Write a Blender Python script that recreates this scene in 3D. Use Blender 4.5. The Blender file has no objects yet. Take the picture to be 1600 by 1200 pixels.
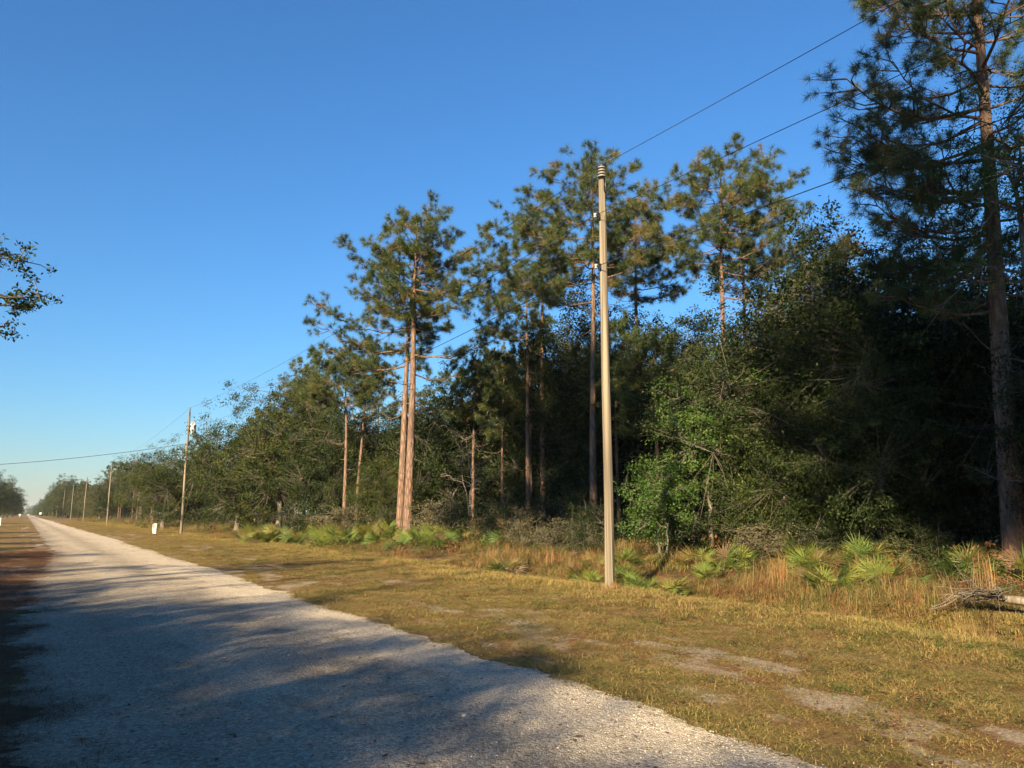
import bpy, math
import numpy as np
from mathutils import Vector

# ------------------------------------------------------------------ camera, sky, sun, exposure
scene = bpy.context.scene
COL = scene.collection
EYE = 1.6
YAW = math.radians(31.98)          # camera looks this far to the right of the road's direction (+Y)
PITCH = math.radians(9.6)
cam_d = bpy.data.cameras.new("camera")
cam_d.sensor_width = 36.0
cam_d.lens = 27.0
cam_d.clip_start = 0.05
cam_d.clip_end = 6000.0
cam = bpy.data.objects.new("camera", cam_d)
COL.objects.link(cam)
cam.location = (0.0, 0.0, EYE)
cam.rotation_euler = (math.pi / 2 + PITCH, 0.0, -YAW)
scene.camera = cam

SUN_AZ = 55.0      # light travels this many degrees to the right of +Y
SUN_EL = 21.0
world = bpy.data.worlds.new("World")
scene.world = world
world.use_nodes = True
wn = world.node_tree
wn.nodes.clear()
sky = wn.nodes.new("ShaderNodeTexSky")
sky.sky_type = 'NISHITA'
sky.sun_disc = False
sky.sun_elevation = math.radians(SUN_EL)
sky.sun_rotation = math.radians(180.0 + SUN_AZ)
sky.altitude = 0.0
sky.air_density = 1.5
sky.dust_density = 0.2
sky.ozone_density = 10.0
bg = wn.nodes.new("ShaderNodeBackground")
bg.inputs["Strength"].default_value = 0.051
wo = wn.nodes.new("ShaderNodeOutputWorld")
hs = wn.nodes.new("ShaderNodeHueSaturation")
hs.inputs["Saturation"].default_value = 1.03
wn.links.new(sky.outputs[0], hs.inputs["Color"])
wn.links.new(hs.outputs[0], bg.inputs[0])
wn.links.new(bg.outputs[0], wo.inputs[0])

sun_d = bpy.data.lights.new("sun", 'SUN')
sun_d.energy = 5.0
sun_d.angle = math.radians(0.9)
sun_d.color = (1.0, 0.78, 0.50)
sun = bpy.data.objects.new("sun", sun_d)
COL.objects.link(sun)
_a, _e = math.radians(SUN_AZ), math.radians(SUN_EL)
LIGHT = Vector((math.sin(_a) * math.cos(_e), math.cos(_a) * math.cos(_e), -math.sin(_e)))
sun.rotation_euler = LIGHT.to_track_quat('-Z', 'Y').to_euler()
sun.location = (-60, -40, 40)

scene.view_settings.view_transform = 'Standard'
scene.view_settings.look = 'None'
scene.view_settings.exposure = 1.9
scene.view_settings.gamma = 1.0
scene.view_settings.use_curve_mapping = False
scene.render.engine = 'CYCLES'
cy = scene.cycles
cy.use_denoising = True
cy.use_adaptive_sampling = True
cy.adaptive_threshold = 0.025
cy.max_bounces = 4
cy.diffuse_bounces = 2
cy.glossy_bounces = 2
cy.transmission_bounces = 3
cy.transparent_max_bounces = 4
cy.caustics_reflective = False
cy.caustics_refractive = False
cy.sample_clamp_indirect = 4.0

# ------------------------------------------------------------------ small helpers
RNG = np.random.default_rng(7)
F_PX = 1200.0      # focal length in pixels of a 1600 wide picture, used to survey the place


def ray(px, py):
    x = (px - 800.0) / F_PX
    y = (600.0 - py) / F_PX
    fo = math.cos(PITCH) - y * math.sin(PITCH)
    up = math.sin(PITCH) + y * math.cos(PITCH)
    return x, fo, up


def spot(px, d, py=803.0):
    """world x, y of something seen on bearing px, d metres ahead of the camera"""
    x, fo, up = ray(px, py)
    x *= d / fo
    return (x * math.cos(YAW) + d * math.sin(YAW), -x * math.sin(YAW) + d * math.cos(YAW))


def point(px, py, d):
    x, fo, up = ray(px, py)
    X, Y = spot(px, d, py)
    return np.array((X, Y, EYE + up * d / fo))


def rise(py, d):
    x, fo, up = ray(800, py)
    return EYE + up * d / fo


def to_px(X, Y):
    r = X * math.cos(YAW) - Y * math.sin(YAW)
    d = X * math.sin(YAW) + Y * math.cos(YAW)
    return 800 + F_PX * r / max(d, 0.01) / (math.cos(PITCH) + 0.0), d


def vnoise(x, y, seed=0):
    """cheap smooth value noise in -1..1, vectorised"""
    x = np.asarray(x, float); y = np.asarray(y, float)
    xi = np.floor(x).astype(np.int64); yi = np.floor(y).astype(np.int64)
    xf = x - xi; yf = y - yi
    xf = xf * xf * (3 - 2 * xf); yf = yf * yf * (3 - 2 * yf)

    def h(a, b):
        n = (a * 374761393 + b * 668265263 + seed * 974634777) & 0x7fffffff
        n = ((n ^ (n >> 13)) * 1274126177) & 0x7fffffff
        return ((n ^ (n >> 16)) & 0xffff) / 32767.5 - 1.0
    a = h(xi, yi); b = h(xi + 1, yi); c = h(xi, yi + 1); d = h(xi + 1, yi + 1)
    return (a + (b - a) * xf) * (1 - yf) + (c + (d - c) * xf) * yf


def sstep(a, b, x):
    t = np.clip((np.asarray(x, float) - a) / (b - a), 0, 1)
    return t * t * (3 - 2 * t)


def gz(X, Y):
    """height of the ground"""
    X = np.asarray(X, float); Y = np.asarray(Y, float)
    off = sstep(5.2, 8.0, X) + sstep(-0.6, -3.0, X)
    z = off * (0.035 * vnoise(X * 0.9, Y * 0.9, 1) + 0.05 * vnoise(X * 0.25, Y * 0.25, 2) + 0.012 * vnoise(X * 3.1, Y * 3.1, 5))
    dx = 12.6 + 0.5 * vnoise(Y * 0.12, 0 * Y, 3)
    near = 1.0 - sstep(9.0, 30.0, Y)
    z = z - (0.14 + 0.22 * near) * np.exp(-((X - dx) / 0.9) ** 2)
    z = z - 0.55 * np.exp(-((X - 11.9) / 0.8) ** 2 - ((Y - 4.9) / 1.9) ** 2)
    z = z + 0.22 * sstep(14.0, 17.0, X)
    return z


def bare_at(x, y):
    """where the verge is thin and sand shows"""
    return vnoise(x * 1.3, y * 0.45, 61) * 0.5 + vnoise(x * 3.4, y * 1.3, 62) * 0.4 + vnoise(x * 8.0, y * 4.0, 65) * 0.28


def bare_limit(x):
    return 0.19 + 0.42 * sstep(6.6, 9.0, x) + 0.25 * sstep(0.5, -1.0, x)


class Geo:
    def __init__(self):
        self.v = []; self.f = []; self.t = []; self.n = 0

    def add(self, V, F, tint=0.5):
        V = np.asarray(V, np.float32).reshape(-1, 3)
        F = np.asarray(F, np.int64)
        if len(V) == 0 or len(F) == 0:
            return
        self.v.append(V); self.f.append(F + self.n)
        t = np.full(len(V), tint, np.float32) if np.isscalar(tint) else np.asarray(tint, np.float32)
        self.t.append(t); self.n += len(V)

    def mesh(self, name, mat, smooth=False):
        me = bpy.data.meshes.new(name)
        V = np.concatenate(self.v); T = np.concatenate(self.t)
        me.vertices.add(len(V)); me.vertices.foreach_set("co", V.ravel())
        loops = np.concatenate([f.ravel() for f in self.f])
        sizes = np.concatenate([np.full(len(f), f.shape[1], np.int64) for f in self.f])
        starts = np.concatenate([[0], np.cumsum(sizes)[:-1]])
        me.loops.add(len(loops)); me.loops.foreach_set("vertex_index", loops.astype(np.int32))
        me.polygons.add(len(sizes)); me.polygons.foreach_set("loop_start", starts.astype(np.int32))
        if smooth:
            me.polygons.foreach_set("use_smooth", np.ones(len(sizes), bool))
        at = me.attributes.new("tint", 'FLOAT', 'POINT'); at.data.foreach_set("value", T)
        if mat is not None:
            for m in (mat if isinstance(mat, (list, tuple)) else [mat]):
                me.materials.append(m)
        me.update(calc_edges=True)
        me.validate()
        return me


def tube(g, path, rad, sides=6, tint=0.5, cap=True):
    P = np.asarray(path, float); n = len(P)
    R = np.broadcast_to(np.asarray(rad, float), (n,))
    T = np.gradient(P, axis=0); T /= np.linalg.norm(T, axis=1)[:, None] + 1e-9
    ref = np.array((0.0, 0.0, 1.0)) if abs(T[:, 2]).mean() < 0.8 else np.array((1.0, 0.0, 0.0))
    A = np.cross(T, ref); A /= np.linalg.norm(A, axis=1)[:, None] + 1e-9
    B = np.cross(T, A)
    a = np.linspace(0, 2 * np.pi, sides, endpoint=False)
    V = P[:, None, :] + R[:, None, None] * (np.cos(a)[None, :, None] * A[:, None, :] + np.sin(a)[None, :, None] * B[:, None, :])
    i = np.arange(n - 1)[:, None] * sides; j = np.arange(sides)[None, :]; k = (j + 1) % sides
    F = np.stack([i + j, i + k, i + sides + k, i + sides + j], -1).reshape(-1, 4)
    g.add(V.reshape(-1, 3), F, tint)
    if cap:
        g.add(V[-1], np.arange(sides)[None, ::-1] if sides > 2 else np.zeros((0, 3)), tint)
        g.add(V[0], np.arange(sides)[None, :], tint)


def lathe(g, prof, sides=16, at=(0, 0, 0), tint=0.5):
    prof = np.asarray(prof, float); n = len(prof)
    a = np.linspace(0, 2 * np.pi, sides, endpoint=False)
    V = np.stack([prof[:, 0][:, None] * np.cos(a), prof[:, 0][:, None] * np.sin(a), np.repeat(prof[:, 1][:, None], sides, 1)], -1) + np.asarray(at)
    i = np.arange(n - 1)[:, None] * sides; j = np.arange(sides)[None, :]; k = (j + 1) % sides
    F = np.stack([i + j, i + k, i + sides + k, i + sides + j], -1).reshape(-1, 4)
    g.add(V.reshape(-1, 3), F, tint)


def box(g, c, s, tint=0.5, bev=0.0):
    c = np.asarray(c, float); h = np.asarray(s, float) / 2
    b = min(bev, h.min() * 0.9)
    if b <= 0:
        V = np.array([(x, y, z) for z in (-1, 1) for y in (-1, 1) for x in (-1, 1)], float) * h + c
        g.add(V, [(0, 2, 3, 1), (4, 5, 7, 6), (0, 1, 5, 4), (2, 6, 7, 3), (0, 4, 6, 2), (1, 3, 7, 5)], tint)
        return
    ring = []
    for sx, sy in ((-1, -1), (1, -1), (1, 1), (-1, 1)):
        p, q = (sx * (h[0] - b), sy * h[1]), (sx * h[0], sy * (h[1] - b))
        ring += [p, q] if sx * sy > 0 else [q, p]
    ring = np.array(ring); lv = []
    for z, k in ((-h[2], 1 - b / h[:2].min()), (-h[2] + b, 1), (h[2] - b, 1), (h[2], 1 - b / h[:2].min())):
        lv.append(np.column_stack([ring * k, np.full(8, z)]))
    V = np.concatenate(lv) + c
    F = [(l * 8 + j, l * 8 + (j + 1) % 8, l * 8 + 8 + (j + 1) % 8, l * 8 + 8 + j) for l in range(3) for j in range(8)]
    g.add(V, F, tint)
    g.add(lv[0] + c, [tuple(range(7, -1, -1))], tint); g.add(lv[3] + c, [tuple(range(8))], tint)


def link(name, me, parent=None, loc=(0, 0, 0), rz=0.0, sc=1.0):
    o = bpy.data.objects.new(name, me)
    COL.objects.link(o)
    o.location = loc; o.rotation_euler = (0, 0, rz)
    o.scale = (sc, sc, sc) if np.isscalar(sc) else sc
    if parent is not None:
        o.parent = parent
    return o


def tag(o, label=None, cat=None, group=None, kind=None):
    if label: o["label"] = label
    if cat: o["category"] = cat
    if group: o["group"] = group
    if kind: o["kind"] = kind
    return o


def put(name, parts, loc, rz=0.0, sc=1.0, label=None, cat=None, group=None):
    """a thing: an Empty at its base and one object per (part name, mesh)"""
    r = link(name, None, None, loc, rz, sc)
    r.empty_display_size = 0.3
    for pn, me in parts:
        link(pn, me, r)
    return tag(r, label, cat, group)


# ------------------------------------------------------------------ materials
def new_mat(name):
    m = bpy.data.materials.new(name); m.use_nodes = True
    nt = m.node_tree; nt.nodes.clear()
    return m, nt, nt.nodes.new("ShaderNodeOutputMaterial")


def nd(nt, t, **kw):
    n = nt.nodes.new(t)
    for k, v in kw.items():
        if k in n.inputs: n.inputs[k].default_value = v
        else: setattr(n, k, v)
    return n


def ramp(nt, src, stops, interp='LINEAR'):
    r = nt.nodes.new("ShaderNodeValToRGB"); r.color_ramp.interpolation = interp
    el = r.color_ramp.elements
    while len(el) < len(stops): el.new(0.5)
    for e, (p, c) in zip(el, stops):
        e.position = p; e.color = (*c, 1.0) if len(c) == 3 else c
    nt.links.new(src, r.inputs[0]); return r.outputs[0]


def noise(nt, vec, scale, detail=4.0, rough=0.55, out=0):
    n = nd(nt, "ShaderNodeTexNoise", Scale=scale, Detail=detail, Roughness=rough)
    if vec is not None: nt.links.new(vec, n.inputs["Vector"])
    return n.outputs[out]


def mapped(nt, src, scale):
    mp = nd(nt, "ShaderNodeMapping"); mp.inputs["Scale"].default_value = scale
    nt.links.new(src, mp.inputs[0]); return mp.outputs[0]


def mixc(nt, fac, a, b, mode='MIX'):
    m = nt.nodes.new("ShaderNodeMix"); m.data_type = 'RGBA'; m.blend_type = mode
    for i, v in ((0, fac), (6, a), (7, b)):
        if hasattr(v, "links"): nt.links.new(v, m.inputs[i])
        elif i == 0: m.inputs[0].default_value = v
        else: m.inputs[i].default_value = (*v, 1.0)
    return m.outputs[2]


def math_n(nt, op, a, b=0.0):
    m = nt.nodes.new("ShaderNodeMath"); m.operation = op
    for i, v in enumerate((a, b)):
        if hasattr(v, "links"): nt.links.new(v, m.inputs[i])
        else: m.inputs[i].default_value = v
    return m.outputs[0]


def foliage(name, stops, trans=0.3, rough=0.5, spec=0.3, vary=0.25, patch=0.0):
    m, nt, out = new_mat(name)
    at = nd(nt, "ShaderNodeAttribute", attribute_name="tint")
    oi = nt.nodes.new("ShaderNodeObjectInfo")
    fac = math_n(nt, 'ADD', at.outputs["Fac"], math_n(nt, 'MULTIPLY', math_n(nt, 'SUBTRACT', oi.outputs["Random"], 0.5), vary))
    if patch:
        gp = nt.nodes.new("ShaderNodeNewGeometry")
        fac = math_n(nt, 'ADD', fac, math_n(nt, 'MULTIPLY', math_n(nt, 'SUBTRACT', math_n(nt, 'MULTIPLY', math_n(nt, 'ADD', noise(nt, gp.outputs["Position"], 0.55, 3.0), noise(nt, gp.outputs["Position"], 2.6, 3.0)), 0.5), 0.5), patch * 1.9))
    c = ramp(nt, fac, stops)
    p = nd(nt, "ShaderNodeBsdfPrincipled", Roughness=rough)
    p.inputs["Specular IOR Level"].default_value = spec
    nt.links.new(c, p.inputs["Base Color"])
    t = nt.nodes.new("ShaderNodeBsdfTranslucent")
    nt.links.new(mixc(nt, 1.0, c, (1.5, 1.45, 0.7), 'MULTIPLY'), t.inputs[0])
    mx = nt.nodes.new("ShaderNodeMixShader"); mx.inputs[0].default_value = trans
    nt.links.new(p.outputs[0], mx.inputs[1]); nt.links.new(t.outputs[0], mx.inputs[2])
    nt.links.new(mx.outputs[0], out.inputs[0])
    return m


def bark(name, dark, light, vscale=(14, 14, 3.0), bump=0.6, dist=0.03):
    m, nt, out = new_mat(name)
    tc = nt.nodes.new("ShaderNodeTexCoord")
    v = mapped(nt, tc.outputs["Object"], vscale)
    vo = nd(nt, "ShaderNodeTexVoronoi", feature='DISTANCE_TO_EDGE', Scale=1.0)
    nt.links.new(mixc(nt, 0.42, v, noise(nt, v, 1.3, 5.0, 0.65, out=1)), vo.inputs["Vector"])
    n1 = noise(nt, v, 2.2, 5.0, 0.65)
    crack = ramp(nt, vo.outputs["Distance"], [(0.0, (0.1, 0.1, 0.1)), (0.32, (1, 1, 1))])
    c = mixc(nt, n1, dark, light)
    c = mixc(nt, crack, tuple(0.45 * x for x in dark), c)
    big = noise(nt, mapped(nt, tc.outputs["Object"], (1.2, 1.2, 0.5)), 1.0, 3.0)
    c = mixc(nt, math_n(nt, 'MULTIPLY', big, 0.5), c, (0.20, 0.18, 0.15))
    p = nd(nt, "ShaderNodeBsdfPrincipled", Roughness=0.9)
    p.inputs["Specular IOR Level"].default_value = 0.1
    nt.links.new(c, p.inputs["Base Color"])
    bp = nd(nt, "ShaderNodeBump", Strength=bump, Distance=dist)
    nt.links.new(math_n(nt, 'ADD', math_n(nt, 'MULTIPLY', crack, 0.6), math_n(nt, 'MULTIPLY', n1, 0.5)), bp.inputs["Height"])
    nt.links.new(bp.outputs[0], p.inputs["Normal"])
    nt.links.new(p.outputs[0], out.inputs[0])
    return m


def plain(name, col, rough=0.6, metal=0.0, spec=0.3, nz=0.0):
    m, nt, out = new_mat(name)
    p = nd(nt, "ShaderNodeBsdfPrincipled", Roughness=rough, Metallic=metal)
    p.inputs["Specular IOR Level"].default_value = spec
    tc = nt.nodes.new("ShaderNodeTexCoord")
    n = noise(nt, tc.outputs["Object"], 9.0, 5.0)
    nt.links.new(mixc(nt, n, tuple(c * (1 - nz) for c in col), tuple(min(1, c * (1 + nz)) for c in col)), p.inputs["Base Color"])
    nt.links.new(p.outputs[0], out.inputs[0])
    return m


M = {}
M['needle'] = foliage('pine_needle', [(0.0, (0.016, 0.034, 0.011)), (0.5, (0.046, 0.071, 0.018)), (0.78, (0.105, 0.115, 0.026)), (0.86, (0.13, 0.10, 0.03)), (1.0, (0.15, 0.085, 0.034))], 0.22, 0.45, 0.35, 0.12)
M['oak'] = foliage('oak_leaf', [(0.0, (0.008, 0.016, 0.005)), (0.5, (0.022, 0.036, 0.009)), (0.85, (0.050, 0.064, 0.014)), (1.0, (0.09, 0.075, 0.024))], 0.2, 0.6, 0.15, 0.4)
M['bright'] = foliage('young_leaf', [(0.0, (0.024, 0.058, 0.011)), (0.6, (0.055, 0.105, 0.018)), (1.0, (0.115, 0.155, 0.03))], 0.3, 0.5, 0.25, 0.2)
M['grey_leaf'] = foliage('grey_moss_leaf', [(0.0, (0.05, 0.055, 0.035)), (0.6, (0.11, 0.10, 0.055)), (1.0, (0.19, 0.15, 0.085))], 0.2, 0.8, 0.1, 0.2)
M['palm'] = foliage('palmetto_frond', [(0.0, (0.04, 0.075, 0.018)), (0.45, (0.095, 0.145, 0.028)), (0.75, (0.20, 0.21, 0.04)), (0.92, (0.20, 0.145, 0.055)), (1.0, (0.135, 0.09, 0.045))], 0.25, 0.4, 0.45, 0.55)
M['turf'] = foliage('verge_grass', [(0.0, (0.08, 0.098, 0.024)), (0.30, (0.175, 0.162, 0.044)), (0.54, (0.30, 0.235, 0.082)), (0.78, (0.27, 0.18, 0.075)), (1.0, (0.14, 0.075, 0.036))], 0.2, 0.7, 0.15, 0.10, 0.75)
M['weed'] = foliage('dry_weed', [(0.0, (0.06, 0.085, 0.022)), (0.3, (0.13, 0.125, 0.04)), (0.5, (0.25, 0.175, 0.07)), (0.72, (0.22, 0.12, 0.055)), (1.0, (0.11, 0.055, 0.032))], 0.25, 0.7, 0.15, 0.45, 1.3)
M['straw'] = foliage('broom_straw', [(0.0, (0.24, 0.15, 0.065)), (0.6, (0.31, 0.19, 0.08)), (1.0, (0.24, 0.115, 0.05))], 0.3, 0.7, 0.15, 0.2)
M['litter'] = foliage('pine_straw', [(0.0, (0.09, 0.045, 0.022)), (1.0, (0.17, 0.085, 0.04))], 0.1, 0.8, 0.1, 0.3)
M['pine_bark'] = bark('pine_bark', (0.11, 0.058, 0.038), (0.30, 0.17, 0.11), (11, 11, 3.0), 0.9, 0.05)
M['oak_bark'] = bark('oak_bark', (0.085, 0.072, 0.058), (0.19, 0.165, 0.135), (18, 18, 6))
M['grey_bark'] = bark('lichen_bark', (0.22, 0.19, 0.15), (0.42, 0.38, 0.30), (18, 18, 6))
M['dead_wood'] = bark('bleached_wood', (0.14, 0.115, 0.085), (0.27, 0.225, 0.165), (30, 30, 4), 0.3, 0.01)
M['pole'] = bark('pole_wood', (0.135, 0.112, 0.076), (0.29, 0.248, 0.175), (17, 17, 0.45), 1.0, 0.015)
M['porcelain'] = plain('porcelain', (0.27, 0.26, 0.245), 0.35, 0, 0.5, 0.05)
M['dark_metal'] = plain('dark_metal', (0.05, 0.05, 0.05), 0.5, 0.6, 0.5, 0.2)
M['wire'] = plain('wire', (0.018, 0.018, 0.02), 0.6, 0.0, 0.3, 0.1)
M['can_grey'] = plain('transformer_paint', (0.62, 0.64, 0.64), 0.45, 0, 0.4, 0.06)
M['white'] = plain('white_paint', (0.80, 0.78, 0.72), 0.5, 0, 0.4, 0.04)
M['rubber'] = plain('rubber', (0.02, 0.02, 0.02), 0.8)
M['glass'] = plain('car_glass', (0.02, 0.025, 0.03), 0.1, 0, 0.5)
M['stone'] = foliage('limestone_chip', [(0.0, (0.20, 0.185, 0.16)), (0.4, (0.42, 0.39, 0.335)), (1.0, (0.60, 0.565, 0.49))], 0.0, 0.9, 0.15, 0.5)


def ground_material():
    m, nt, out = new_mat('ground_turf')
    gp = nt.nodes.new("ShaderNodeNewGeometry"); pos = gp.outputs["Position"]
    fine = noise(nt, pos, 30.0, 6.0, 0.8)
    mid = noise(nt, pos, 2.6, 5.0, 0.6)
    bigp = noise(nt, mapped(nt, pos, (0.55, 0.22, 1)), 1.0, 4.0, 0.6)
    turf = ramp(nt, math_n(nt, 'ADD', math_n(nt, 'MULTIPLY', fine, 0.6), math_n(nt, 'MULTIPLY', mid, 0.5)),
                [(0.36, (0.035, 0.024, 0.012)), (0.5, (0.12, 0.085, 0.032)), (0.6, (0.23, 0.17, 0.06)), (0.75, (0.34, 0.26, 0.11))])
    brown = ramp(nt, fine, [(0.3, (0.085, 0.042, 0.02)), (0.6, (0.20, 0.105, 0.045)), (0.8, (0.29, 0.18, 0.08))])
    sand = ramp(nt, fine, [(0.32, (0.12, 0.085, 0.05)), (0.5, (0.29, 0.24, 0.17)), (0.7, (0.46, 0.395, 0.29))])
    c = mixc(nt, ramp(nt, bigp, [(0.48, (0, 0, 0)), (0.62, (1, 1, 1))]), turf, brown)
    sep = nt.nodes.new("ShaderNodeSeparateXYZ"); nt.links.new(pos, sep.inputs[0])
    at = nd(nt, "ShaderNodeAttribute", attribute_name="tint")
    bv = math_n(nt, 'ADD', at.outputs["Fac"], math_n(nt, 'MULTIPLY', math_n(nt, 'SUBTRACT', noise(nt, pos, 7.0, 5.0, 0.65), 0.5), 0.28))
    bare = ramp(nt, bv, [(0.5, (0, 0, 0)), (0.57, (1, 1, 1))])
    c = mixc(nt, ramp(nt, bv, [(0.36, (0, 0, 0)), (0.5, (0.8, 0.8, 0.8))]), c, brown)
    c = mixc(nt, bare, c, sand)
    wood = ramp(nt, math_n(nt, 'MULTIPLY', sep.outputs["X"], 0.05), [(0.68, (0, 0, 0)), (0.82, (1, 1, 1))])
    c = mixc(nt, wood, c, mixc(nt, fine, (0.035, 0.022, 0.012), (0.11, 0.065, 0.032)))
    p = nd(nt, "ShaderNodeBsdfPrincipled", Roughness=0.95)
    p.inputs["Specular IOR Level"].default_value = 0.1
    nt.links.new(c, p.inputs["Base Color"])
    bp = nd(nt, "ShaderNodeBump", Strength=0.9, Distance=0.05)
    nt.links.new(math_n(nt, 'ADD', fine, math_n(nt, 'MULTIPLY', mid, 0.8)), bp.inputs["Height"])
    nt.links.new(bp.outputs[0], p.inputs["Normal"])
    nt.links.new(p.outputs[0], out.inputs[0])
    return m


def road_material(name='road_limerock'):
    m, nt, out = new_mat(name)
    gp = nt.nodes.new("ShaderNodeNewGeometry"); pos = gp.outputs["Position"]
    vo = nd(nt, "ShaderNodeTexVoronoi", Scale=42.0); nt.links.new(pos, vo.inputs["Vector"])
    vo2 = nd(nt, "ShaderNodeTexVoronoi", Scale=95.0); nt.links.new(pos, vo2.inputs["Vector"])
    fine = noise(nt, pos, 60.0, 6.0, 0.7)
    big = noise(nt, mapped(nt, pos, (0.9, 0.18, 1)), 1.0, 4.0, 0.6)
    mid = noise(nt, pos, 3.0, 5.0, 0.6)
    g1 = nt.nodes.new("ShaderNodeSeparateColor"); nt.links.new(vo.outputs["Color"], g1.inputs[0])
    g2 = nt.nodes.new("ShaderNodeSeparateColor"); nt.links.new(vo2.outputs["Color"], g2.inputs[0])
    s = math_n(nt, 'ADD', math_n(nt, 'MULTIPLY', g1.outputs[0], 0.45), math_n(nt, 'ADD', math_n(nt, 'MULTIPLY', g2.outputs[0], 0.3), math_n(nt, 'MULTIPLY', fine, 0.4)))
    sep = nt.nodes.new("ShaderNodeSeparateXYZ"); nt.links.new(pos, sep.inputs[0])
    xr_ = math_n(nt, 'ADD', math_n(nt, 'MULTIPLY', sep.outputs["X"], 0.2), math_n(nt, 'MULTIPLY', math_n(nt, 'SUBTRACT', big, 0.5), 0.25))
    loose = ramp(nt, xr_, [(0.0, (0.35, 0.35, 0.35)), (0.10, (0.1, 0.1, 0.1)), (0.24, (0.0, 0.0, 0.0)), (0.42, (0.55, 0.55, 0.55)), (0.58, (0.15, 0.15, 0.15)), (0.74, (0.9, 0.9, 0.9)), (0.9, (1, 1, 1))])  # mask: wheel wear, plus painted shade in the middle and sun on the edge
    worn_shaded = ramp(nt, s, [(0.2, (0.085, 0.068, 0.047)), (0.42, (0.245, 0.205, 0.148)), (0.7, (0.345, 0.292, 0.212)), (0.95, (0.56, 0.50, 0.39))])  # compacted gravel tone, darkened to paint in the trees' shade
    fresh = ramp(nt, s, [(0.18, (0.17, 0.142, 0.102)), (0.42, (0.44, 0.378, 0.28)), (0.7, (0.60, 0.52, 0.39)), (0.95, (0.75, 0.68, 0.54))])  # loose gravel tone, paler to paint in sunlight beyond the shade
    c = mixc(nt, loose, worn_shaded, fresh)
    c = mixc(nt, ramp(nt, noise(nt, mapped(nt, pos, (1.6, 0.7, 1)), 1.0, 5.0, 0.7), [(0.53, (0, 0, 0)), (0.72, (0.7, 0.7, 0.7))]), c, (0.13, 0.105, 0.075))
    c = mixc(nt, ramp(nt, mid, [(0.5, (0, 0, 0)), (0.75, (0.2, 0.2, 0.2))]), c, (0.52, 0.47, 0.37))
    p = nd(nt, "ShaderNodeBsdfPrincipled", Roughness=0.92)
    p.inputs["Specular IOR Level"].default_value = 0.15
    nt.links.new(c, p.inputs["Base Color"])
    bp = nd(nt, "ShaderNodeBump", Strength=0.6, Distance=0.012)
    h = math_n(nt, 'ADD', math_n(nt, 'MULTIPLY', vo.outputs["Distance"], -14.0), math_n(nt, 'ADD', math_n(nt, 'MULTIPLY', vo2.outputs["Distance"], -10.0), math_n(nt, 'MULTIPLY', mid, 0.8)))
    nt.links.new(h, bp.inputs["Height"]); nt.links.new(bp.outputs[0], p.inputs["Normal"])
    nt.links.new(p.outputs[0], out.inputs[0])
    return m


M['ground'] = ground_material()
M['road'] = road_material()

# ------------------------------------------------------------------ ground, road
def axis(parts):
    return np.unique(np.concatenate([np.arange(a, b, s) for a, b, s in parts]))


def grid_mesh(name, xs, ys, zf, mat):
    Xg, Yg = np.meshgrid(xs, ys)
    V = np.stack([Xg, Yg, zf(Xg, Yg)], -1).reshape(-1, 3)
    nx, ny = len(xs), len(ys)
    i = (np.arange(ny - 1)[:, None] * nx + np.arange(nx - 1)[None, :]).ravel()
    g = Geo(); g.add(V, np.stack([i, i + 1, i + nx + 1, i + nx], -1), np.clip(0.5 + bare_at(V[:, 0], V[:, 1]) * 0.5 - bare_limit(V[:, 0]) * 0.5, 0, 1))
    return g.mesh(name, mat, True)


gx = axis([(-2500, -100, 300), (-100, -10, 10), (-10, -3, 1.0), (-3, 22, 0.25), (22, 60, 3), (60, 200, 20), (200, 2801, 300)])
gy = axis([(-300, -10, 20), (-10, 2, 2), (2, 34, 0.3), (34, 90, 1.0), (90, 300, 8), (300, 4001, 100)])
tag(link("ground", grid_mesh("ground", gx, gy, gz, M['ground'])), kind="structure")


def left_edge(Y):
    Y = np.asarray(Y, float)
    b = 0.05 + 1.0 * sstep(14, 40, Y)
    teeth = np.maximum(0, vnoise(Y * 1.3, 0 * Y, 11)) ** 1.5 * 0.15 + 0.14 * vnoise(Y * 4.0, 0 * Y, 12) + 0.10 * vnoise(Y * 11.0, 0 * Y, 13) + 0.05 * vnoise(Y * 27.0, 0 * Y, 14)
    return b + teeth


def right_edge(Y):
    Y = np.asarray(Y, float)
    return 4.62 + 0.3 * sstep(10, 50, Y) + 0.13 * vnoise(Y * 0.5, 0 * Y, 21) + 0.09 * vnoise(Y * 2.3, 0 * Y, 22) + 0.05 * vnoise(Y * 9.0, 0 * Y, 23)


ry = axis([(-60, 1, 2.0), (1, 40, 0.045), (40, 120, 0.4), (120, 600, 4.0), (600, 2001, 40.0)])
u = np.linspace(0, 1, 15)
XL, XR = left_edge(ry), right_edge(ry)
RX = XL[:, None] + (XR - XL)[:, None] * u[None, :]
RYg = np.repeat(ry[:, None], len(u), 1)


def road_z(X, Y):
    w = np.clip((np.asarray(X) - 0.4) / 4.2, 0, 1)
    ruts = np.exp(-((np.asarray(X) - 1.35) / 0.28) ** 2) + np.exp(-((np.asarray(X) - 3.0) / 0.28) ** 2)
    return 0.006 + (0.045 - 0.016 * ruts) * (4 * w * (1 - w)) + 0.008 * vnoise(np.asarray(X) * 0.8, np.asarray(Y) * 0.5, 31) * (4 * w * (1 - w))


g = Geo()
i = (np.arange(len(ry) - 1)[:, None] * len(u) + np.arange(len(u) - 1)[None, :]).ravel()
g.add(np.stack([RX, RYg, road_z(RX, RYg)], -1).reshape(-1, 3), np.stack([i, i + 1, i + len(u) + 1, i + len(u)], -1))
tag(link("road", g.mesh("road", M['road'], True)), kind="structure")

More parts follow.
